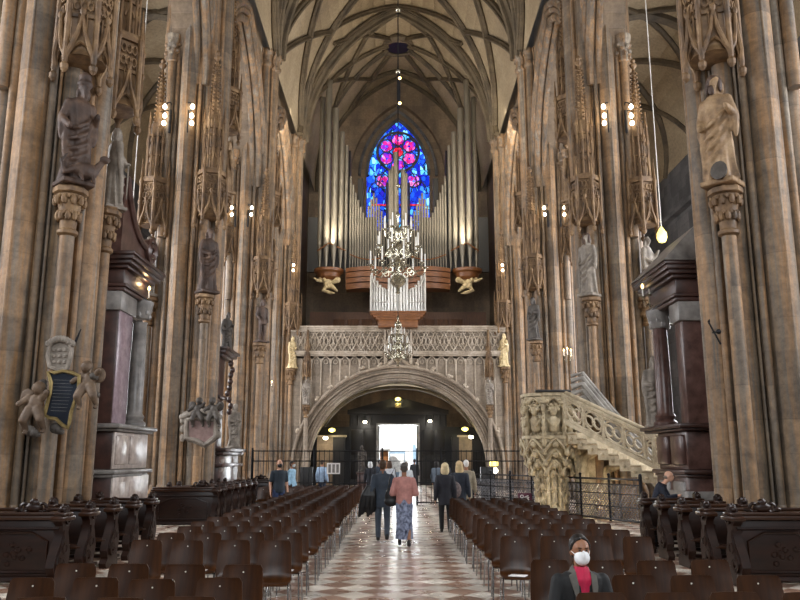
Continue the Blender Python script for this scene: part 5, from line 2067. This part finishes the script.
def torso(m, J, k=0.0, wide=1.0, bottom=None):
    up = (J['neck'] - J['pel']).normalized()
    secs = []
    pel, nk = J['pel'], J['neck']
    L = (nk - pel).length
    lo = bottom if bottom is not None else -.08
    for t, rx, ry in ((lo, .15, .11), (0, .165, .12), (.15, .16, .115), (.35, .15, .11), (.6, .17, .12), (.8, .185, .115), (.9, .175, .1), (.97, .1, .08)):
        c = pel + up * (t if t < 0 else t * L)
        fy = up.cross(Vector((1, 0, 0))).normalized()
        secs.append([c + Vector((1, 0, 0)) * (rx + k) * wide * math.cos(2 * PI * j / 18) + fy * (ry + k) * math.sin(2 * PI * j / 18) for j in range(18)])
    m.rings(secs)


def person(label, x, y, heading, H=1.7, J=None, skin='skin', hair='#3a2a1c', hair_style='short', top='#333333', top_hem=-.12, sleeves=1.0, collar=None, legs='#222222', skirt=None, shoes='#15100c', mask=None, fine=.014, inner=None, z=0.0, open_jacket=False, hair_drop=.0):
    J = J or jnt()
    t = empty('person', label, 'person', (x, y, z), heading)
    k = H / 1.76
    t.scale = (k, k, k)

    def mt(c, rough=.75):
        if c not in SKINS:
            SKINS[c] = plain('cloth_' + c[1:], c, rough, var=.22, sc=9, bmp=.15)
        return SKINS[c]
    # body: head with face, neck, arms, hands with fingers, legs
    m = MB()
    h = J['head']
    m.ell(h + Vector((0, .01, .03)), (.076, .098, .095), 16, 12)
    m.ell(h + Vector((0, -.025, -.045)), (.058, .07, .07), 14, 10)
    m.ell(h + Vector((0, -.095, -.01)), (.014, .022, .026), 8, 6)
    m.ell(h + Vector((0, -.088, -.055)), (.026, .014, .008), 8, 6)
    m.ell(h + Vector((0, -.07, .038)), (.055, .025, .012), 10, 6)
    for s in (-1, 1):
        m.ell(h + Vector((s * .078, .015, -.005)), (.012, .022, .034), 8, 6)
    m.cap(J['neck'] + Vector((0, .01, -.06)), h + Vector((0, .02, -.04)), .055, .052)
    torso(m, J, -.02)
    for n, s in (('l', 1), ('r', -1)):
        limb(m, [J['sh' + n], J['el' + n], J['wr' + n]], [.05, .042, .028])
        w_, e = J['wr' + n], J['el' + n]
        d = (w_ - e).normalized()
        sd = Vector((0, 1, 0)) if abs(d.z) > .6 else Vector((0, 0, 1))
        m.ell(w_ + d * .05, (.02, .038, .05) if abs(d.z) > .6 else (.038, .05, .02), 10, 7)
        for q in range(4):
            b0 = w_ + d * .085 + sd * (.024 - .016 * q)
            ln = (.06, .068, .064, .05)[q]
            b1 = b0 + d * ln * .6 - Vector((s * .008, 0, 0))
            m.cap(b0, b1, .0095, .009, 7)
            m.cap(b1, b1 + d * ln * .45 - Vector((s * .02, .004, 0)), .009, .008, 7)
        tb = w_ + d * .03 + sd * -.034
        m.cap(tb, tb + d * .045 - sd * .022, .012, .0105, 7)
        m.cap(tb + d * .045 - sd * .022, tb + d * .075 - sd * .018, .0105, .009, 7)
        limb(m, [J['hip' + n], J['kn' + n], J['an' + n]], [.08, .055, .038])
    b = m.remesh('body', skin, t, fine, 1)
    f = MB()
    for s in (-1, 1):
        f.ell(h + Vector((s * .03, -.083, .015)), (.012, .008, .006), 8, 6)
        f.tube([h + Vector((s * .015, -.094, .036)), h + Vector((s * .045, -.085, .038))], .004, 4)
    f.build('eyes', 'eye', t)
    # hair
    hm = MB()
    if hair_style == 'short':
        hm.ell(h + Vector((0, .028, .05)), (.086, .1, .092), 14, 10).ell(h + Vector((0, .06, -.01)), (.075, .06, .07), 12, 8)
        hm.ell(h + Vector((0, -.05, .1)), (.06, .05, .03), 10, 6)
    elif hair_style == 'bob':
        hm.ell(h + Vector((0, .03, .045)), (.1, .112, .1), 16, 10).ell(h + Vector((0, .065, -.04)), (.105, .07, .12), 14, 8)
        for s in (-1, 1):
            hm.ell(h + Vector((s * .08, .015, -.06 - hair_drop)), (.035, .06, .1), 10, 8)
        hm.ell(h + Vector((0, .07, -.11 - hair_drop)), (.1, .05, .08), 12, 8)
    elif hair_style == 'tied':
        hm.ell(h + Vector((0, .04, .045)), (.085, .1, .1), 18, 12).ell(h + Vector((0, .07, 0)), (.076, .055, .08), 12, 8).ell(h + Vector((0, .13, .03)), .04, 8, 6)
        for s in (-1, 1):
            hm.tube([h + Vector((s * .01, -.05, .118)), h + Vector((s * .05, -.035, .095)), h + Vector((s * .078, -.01, .05)), h + Vector((s * .08, .02, .0))], .014, 6)
    elif hair_style == 'bald':
        hm.ell(h + Vector((0, .055, -.01)), (.083, .06, .055), 12, 8)
    hm.remesh('hair', mt(hair, .55), t, fine, 1)
    # garments
    g = MB()
    torso(g, J, .012, 1.04, top_hem)
    for n in 'lr':
        limb(g, [J['sh' + n], J['el' + n], lerp(J['el' + n], J['wr' + n], sleeves)] if sleeves > 0 else [J['sh' + n], lerp(J['sh' + n], J['el' + n], .75)], [.07, .06, .05])
    g.remesh('jacket' if open_jacket or collar else 'top', mt(top), t, fine, 1)
    if inner:
        v = MB()
        c0, c1 = J['neck'], J['pel']
        yy = -.128
        v.rings([[Vector((u * w2, c.y + yy + .02 * abs(u) + dy, c.z)) for u, dy in ((-1, 0), (0, -.012), (1, 0), (1, .1), (-1, .1))] for c, w2, in ((c0 + Vector((0, .045, .03)), .055), (lerp(c0, c1, .12), .075), (lerp(c0, c1, .5), .085), (lerp(c0, c1, .9), .095))])
        v.remesh('blouse', mt(inner), t, fine, 2)
    if collar:
        cm = MB()
        nk = J['neck']
        for s in (-1, 1):
            pin = [(.02, .085, .03), (.06, .03, .03), (.062, -.07, -.02), (.055, -.125, -.12), (.06, -.15, -.25)]
            pou = [(.02, .1, -.03), (.1, .04, -.035), (.115, -.06, -.05), (.105, -.125, -.13), (.075, -.155, -.26)]
            cm.rings([[nk + Vector((s * a_[0], a_[1], a_[2])), nk + Vector((s * b_[0], b_[1], b_[2])), nk + Vector((s * b_[0] * 1.02, b_[1] - .018, b_[2] + .012)), nk + Vector((s * a_[0] * 1.02, a_[1] - .018, a_[2] + .012))] for a_, b_ in zip(pin, pou)])
        cm.build('collar', mt(collar), t)
    if skirt:
        sk = MB()
        secs = []
        for z_, rx, ry in ((.98, .16, .125), (.85, .19, .14), (.5, .17, .15), (.16, .19, .17)):
            secs.append([((rx * (1 + .05 * math.sin(5 * a))) * math.cos(a), ry * (1 + .05 * math.sin(5 * a)) * math.sin(a) + (.02 if z_ < .6 else 0), z_) for a in [2 * PI * j / 24 for j in range(24)]])
        sk.rings(secs)
        sk.build('skirt', skirt, t)
    else:
        tr2 = MB()
        tr2.ell(J['pel'], (.168, .13, .13), 14, 8)
        for n in 'lr':
            limb(tr2, [J['hip' + n], J['kn' + n], lerp(J['kn' + n], J['an' + n], .93)], [.098, .072, .058])
        tr2.remesh('trousers', mt(legs), t, fine, 1)
    for n in 'lr':
        a = J['an' + n]
        s2 = MB().ell(a + Vector((0, -.07, -.045)), (.045, .13, .04), 12, 8).cap(a + Vector((0, .01, -.03)), a + Vector((0, .005, .03)), .045, .042)
        s2.remesh('shoe', mt(shoes, .4), t, fine, 1)
    if mask:
        mm = MB().ell(h + Vector((0, -.042, -.045)), (.066, .072, .066), 16, 10)
        mm.ell(h + Vector((0, -.1, -.02)), (.02, .025, .04), 8, 6)
        mm.remesh('face_mask', mt(mask), t, fine * .7, 2)
        st_ = MB()
        for s in (-1, 1):
            st_.tube([h + Vector((s * .06, -.05, -.02)), h + Vector((s * .084, .01, .01))], .003, 4)
        st_.build('mask_strap', mt(mask), t)
    return t, J, k


AWAY = PI
floral = plain('floral_cloth', '#141c36', .8, c2='#a3adc8', sc=15, bmp=0)
# seated woman with mask, front right
person('seated woman in white face mask, black jacket and pink blouse, facing the camera', 1.42, 6.42, R(4), 1.62, jnt(seated=True, lean=.06), skin='skin', hair='#15110f', hair_style='tied', top='#16181a', collar='#55524c', inner='#b81a44', legs='#1a1a1e', mask='#eceff2', fine=.01, z=-.02)
ob = [o for o in COL.objects if o.parent is None and o.type == 'EMPTY' and o.get('category') == 'person'][-1]
# couple walking to the door
t1, J1, k1 = person('man in dark blue suit walking away down the aisle, coat over his arm', -.34, 17.8, AWAY, 1.76, jnt(stride=.13), hair='#4a3524', top='#39434f', top_hem=-.2, legs='#46505c', collar='#39434f', fine=.013)
t2, J2, k2 = person('woman in salmon pink jumper and blue patterned skirt walking down the aisle', .13, 16.9, AWAY, 1.7, jnt(stride=.1, arms='clasp'), hair='#4c443c', top='#b58078', top_hem=-.16, skirt=floral, fine=.013)
person('woman with blond hair and dark tunic standing right of the aisle', 1.17, 19.9, AWAY, 1.68, jnt(stride=.03), hair='#d8c49a', hair_style='bob', top='#22232b', top_hem=-.24, legs='#0d0d10', fine=.014)
t3, J3, k3 = person('blond woman in navy coat with patterned backpack at the far chairs', 1.63, 21.2, AWAY - .2, 1.72, jnt(), hair='#cdb487', hair_style='bob', top='#252c38', top_hem=-.35, legs='#3c4656', fine=.015, hair_drop=.05)
person('white haired person in beige coat beyond the blond woman with backpack', 2.0, 23.4, AWAY, 1.74, jnt(), hair='#d8d8d6', top='#8a8270', top_hem=-.3, legs='#3a3a3a', fine=.016)
person('man in dark polo shirt and black mask standing by the left pews', -3.42, 23.0, R(25), 1.76, jnt(), skin='skin_pale', hair='#8a8078', hair_style='bald', top='#1f2b36', top_hem=-.1, sleeves=0, legs='#26365a', mask='#0b0b0d', fine=.016)
person('person in light blue shirt behind the man in the dark polo', -3.85, 29.0, R(70), 1.7, jnt(), hair='#2a211b', top='#9cc4de', legs='#26221e', mask='#e8eef2', fine=.018)
person('person in pale blue shirt beyond the fence near the white notice', -3.25, 34.2, R(160), 1.72, jnt(), hair='#3a3028', top='#8fa6c0', legs='#26344a', fine=.018)
person('white haired person in navy coat beyond the fence left of the door', -1.2, 34.5, AWAY, 1.66, jnt(), hair='#d5d8da', hair_style='bob', top='#141821', top_hem=-.3, legs='#5a6270', fine=.018)
person('person in dark navy coat between the white haired one and the man in suit', -.83, 36.0, AWAY, 1.72, jnt(), hair='#23201e', top='#1d2836', top_hem=-.3, legs='#1d2430', fine=.018)
person('brown haired person in pale jacket ahead of the couple in the doorway light', -.33, 31.0, AWAY, 1.68, jnt(stride=.08), hair='#4b3526', hair_style='bob', top='#c6cbd2', legs='#8d94a2', fine=.018)
person('person in white top partly hidden ahead of the woman in pink', .3, 29.5, AWAY, 1.66, jnt(stride=.05), hair='#6a5b4c', top='#cfd6dc', legs='#9aa2ac', fine=.018)
person('small dark figure leaving through the bright west door', .95, 46.0, AWAY, 1.74, jnt(stride=.1), hair='#181412', top='#15181e', top_hem=-.25, legs='#262c38', fine=.02)
person('dark haired person in grey top behind the fence right of the door', 1.65, 34.0, R(150), 1.68, jnt(), hair='#14100e', hair_style='bob', top='#596572', legs='#20242c', fine=.018)
person('dark figure standing beside the dark haired person behind the right fence', 2.05, 34.8, R(190), 1.72, jnt(), hair='#14100e', top='#22262e', legs='#16181c', fine=.018)
# elderly person reading in the right pew
person('balding person in dark blue coat bending over a book in the right pews', 5.22, 16.42, R(65), 1.56, jnt(lean=.42, arms='read', tilt=.12), skin='skin_pale', hair='#6e6258', hair_style='bald', top='#131a2a', legs='#20242c', fine=.014)
pp = P(689, 489, 15.5)

# things people carry
def carried(name, label, cat, loc, mats, mb, vox=.014):
    t = empty(name, label, cat, loc)
    mb.remesh('fabric', mats, t, vox, 2)
    return t


w_ = P(368, 500, 17.75)
m = MB()
for k in range(6):
    x = -.14 + k * .055
    m.tube([(x * .35 + .06, .02 * (k % 2), .3), (x * .8 + .02, -.02, .1), (x, .03 * (k % 2), -.15), (x * 1.15 - .03, .0, -.36 + .05 * (k % 3))], [.05, .07, .07, .03], 8)
carried('coat', 'black coat hanging from the hand of the man in the blue suit', 'coat', w_, 'black', m)
w_ = P(391, 494, 16.95)
m = MB().ell((0, 0, -.05), (.13, .07, .19), 14, 10).ell((0, 0, -.16), (.15, .08, .1), 14, 8)
bgt = carried('shoulder_bag', 'black leather shoulder bag beside the woman in salmon pink', 'bag', w_, 'black', m)
MB().tube([(-.07, 0, .1), (-.02, -.02, .34), (.08, -.05, .55), (.12, .02, .3), (.08, 0, .1)], .012, 6).build('strap', 'black', bgt)
w_ = P(455, 490, 20.95)
m = MB().ell((0, 0, 0), (.17, .1, .22), 14, 10).ell((0, -.07, -.08), (.12, .05, .1), 12, 8)
M['bag_cloth'] = plain('patterned_bag', '#2a2428', .8, c2='#8a7a78', sc=26, bmp=0)
bp = carried('backpack', 'patterned backpack on the back of the blond woman in navy coat', 'bag', w_, 'bag_cloth', m)
MB().ring((0, .02, .24), .04, .01, 'y', 10, 5).build('loop', 'black', bp)
# bronze figure by the west door
q = P(362, 486, 40)
place_statue('statue', 'bronze statue on a tall pedestal left of the west door behind the fence', (q.x, 40, 1.15), 1.3, R(-90), 'statue_dark', 31, arms='fold')
m = MB().bev(-.3, .3, -.3, .3, 0, .2, .03).bev(-.22, .22, -.22, .22, .2, 1.0, .02).bev(-.28, .28, -.28, .28, 1.0, 1.12, .02)
o = m.build('pedestal', 'marble_dark')
o.location = (q.x, 40, 0)
tag(o, 'dark stone pedestal under the bronze statue left of the west door', 'pedestal')
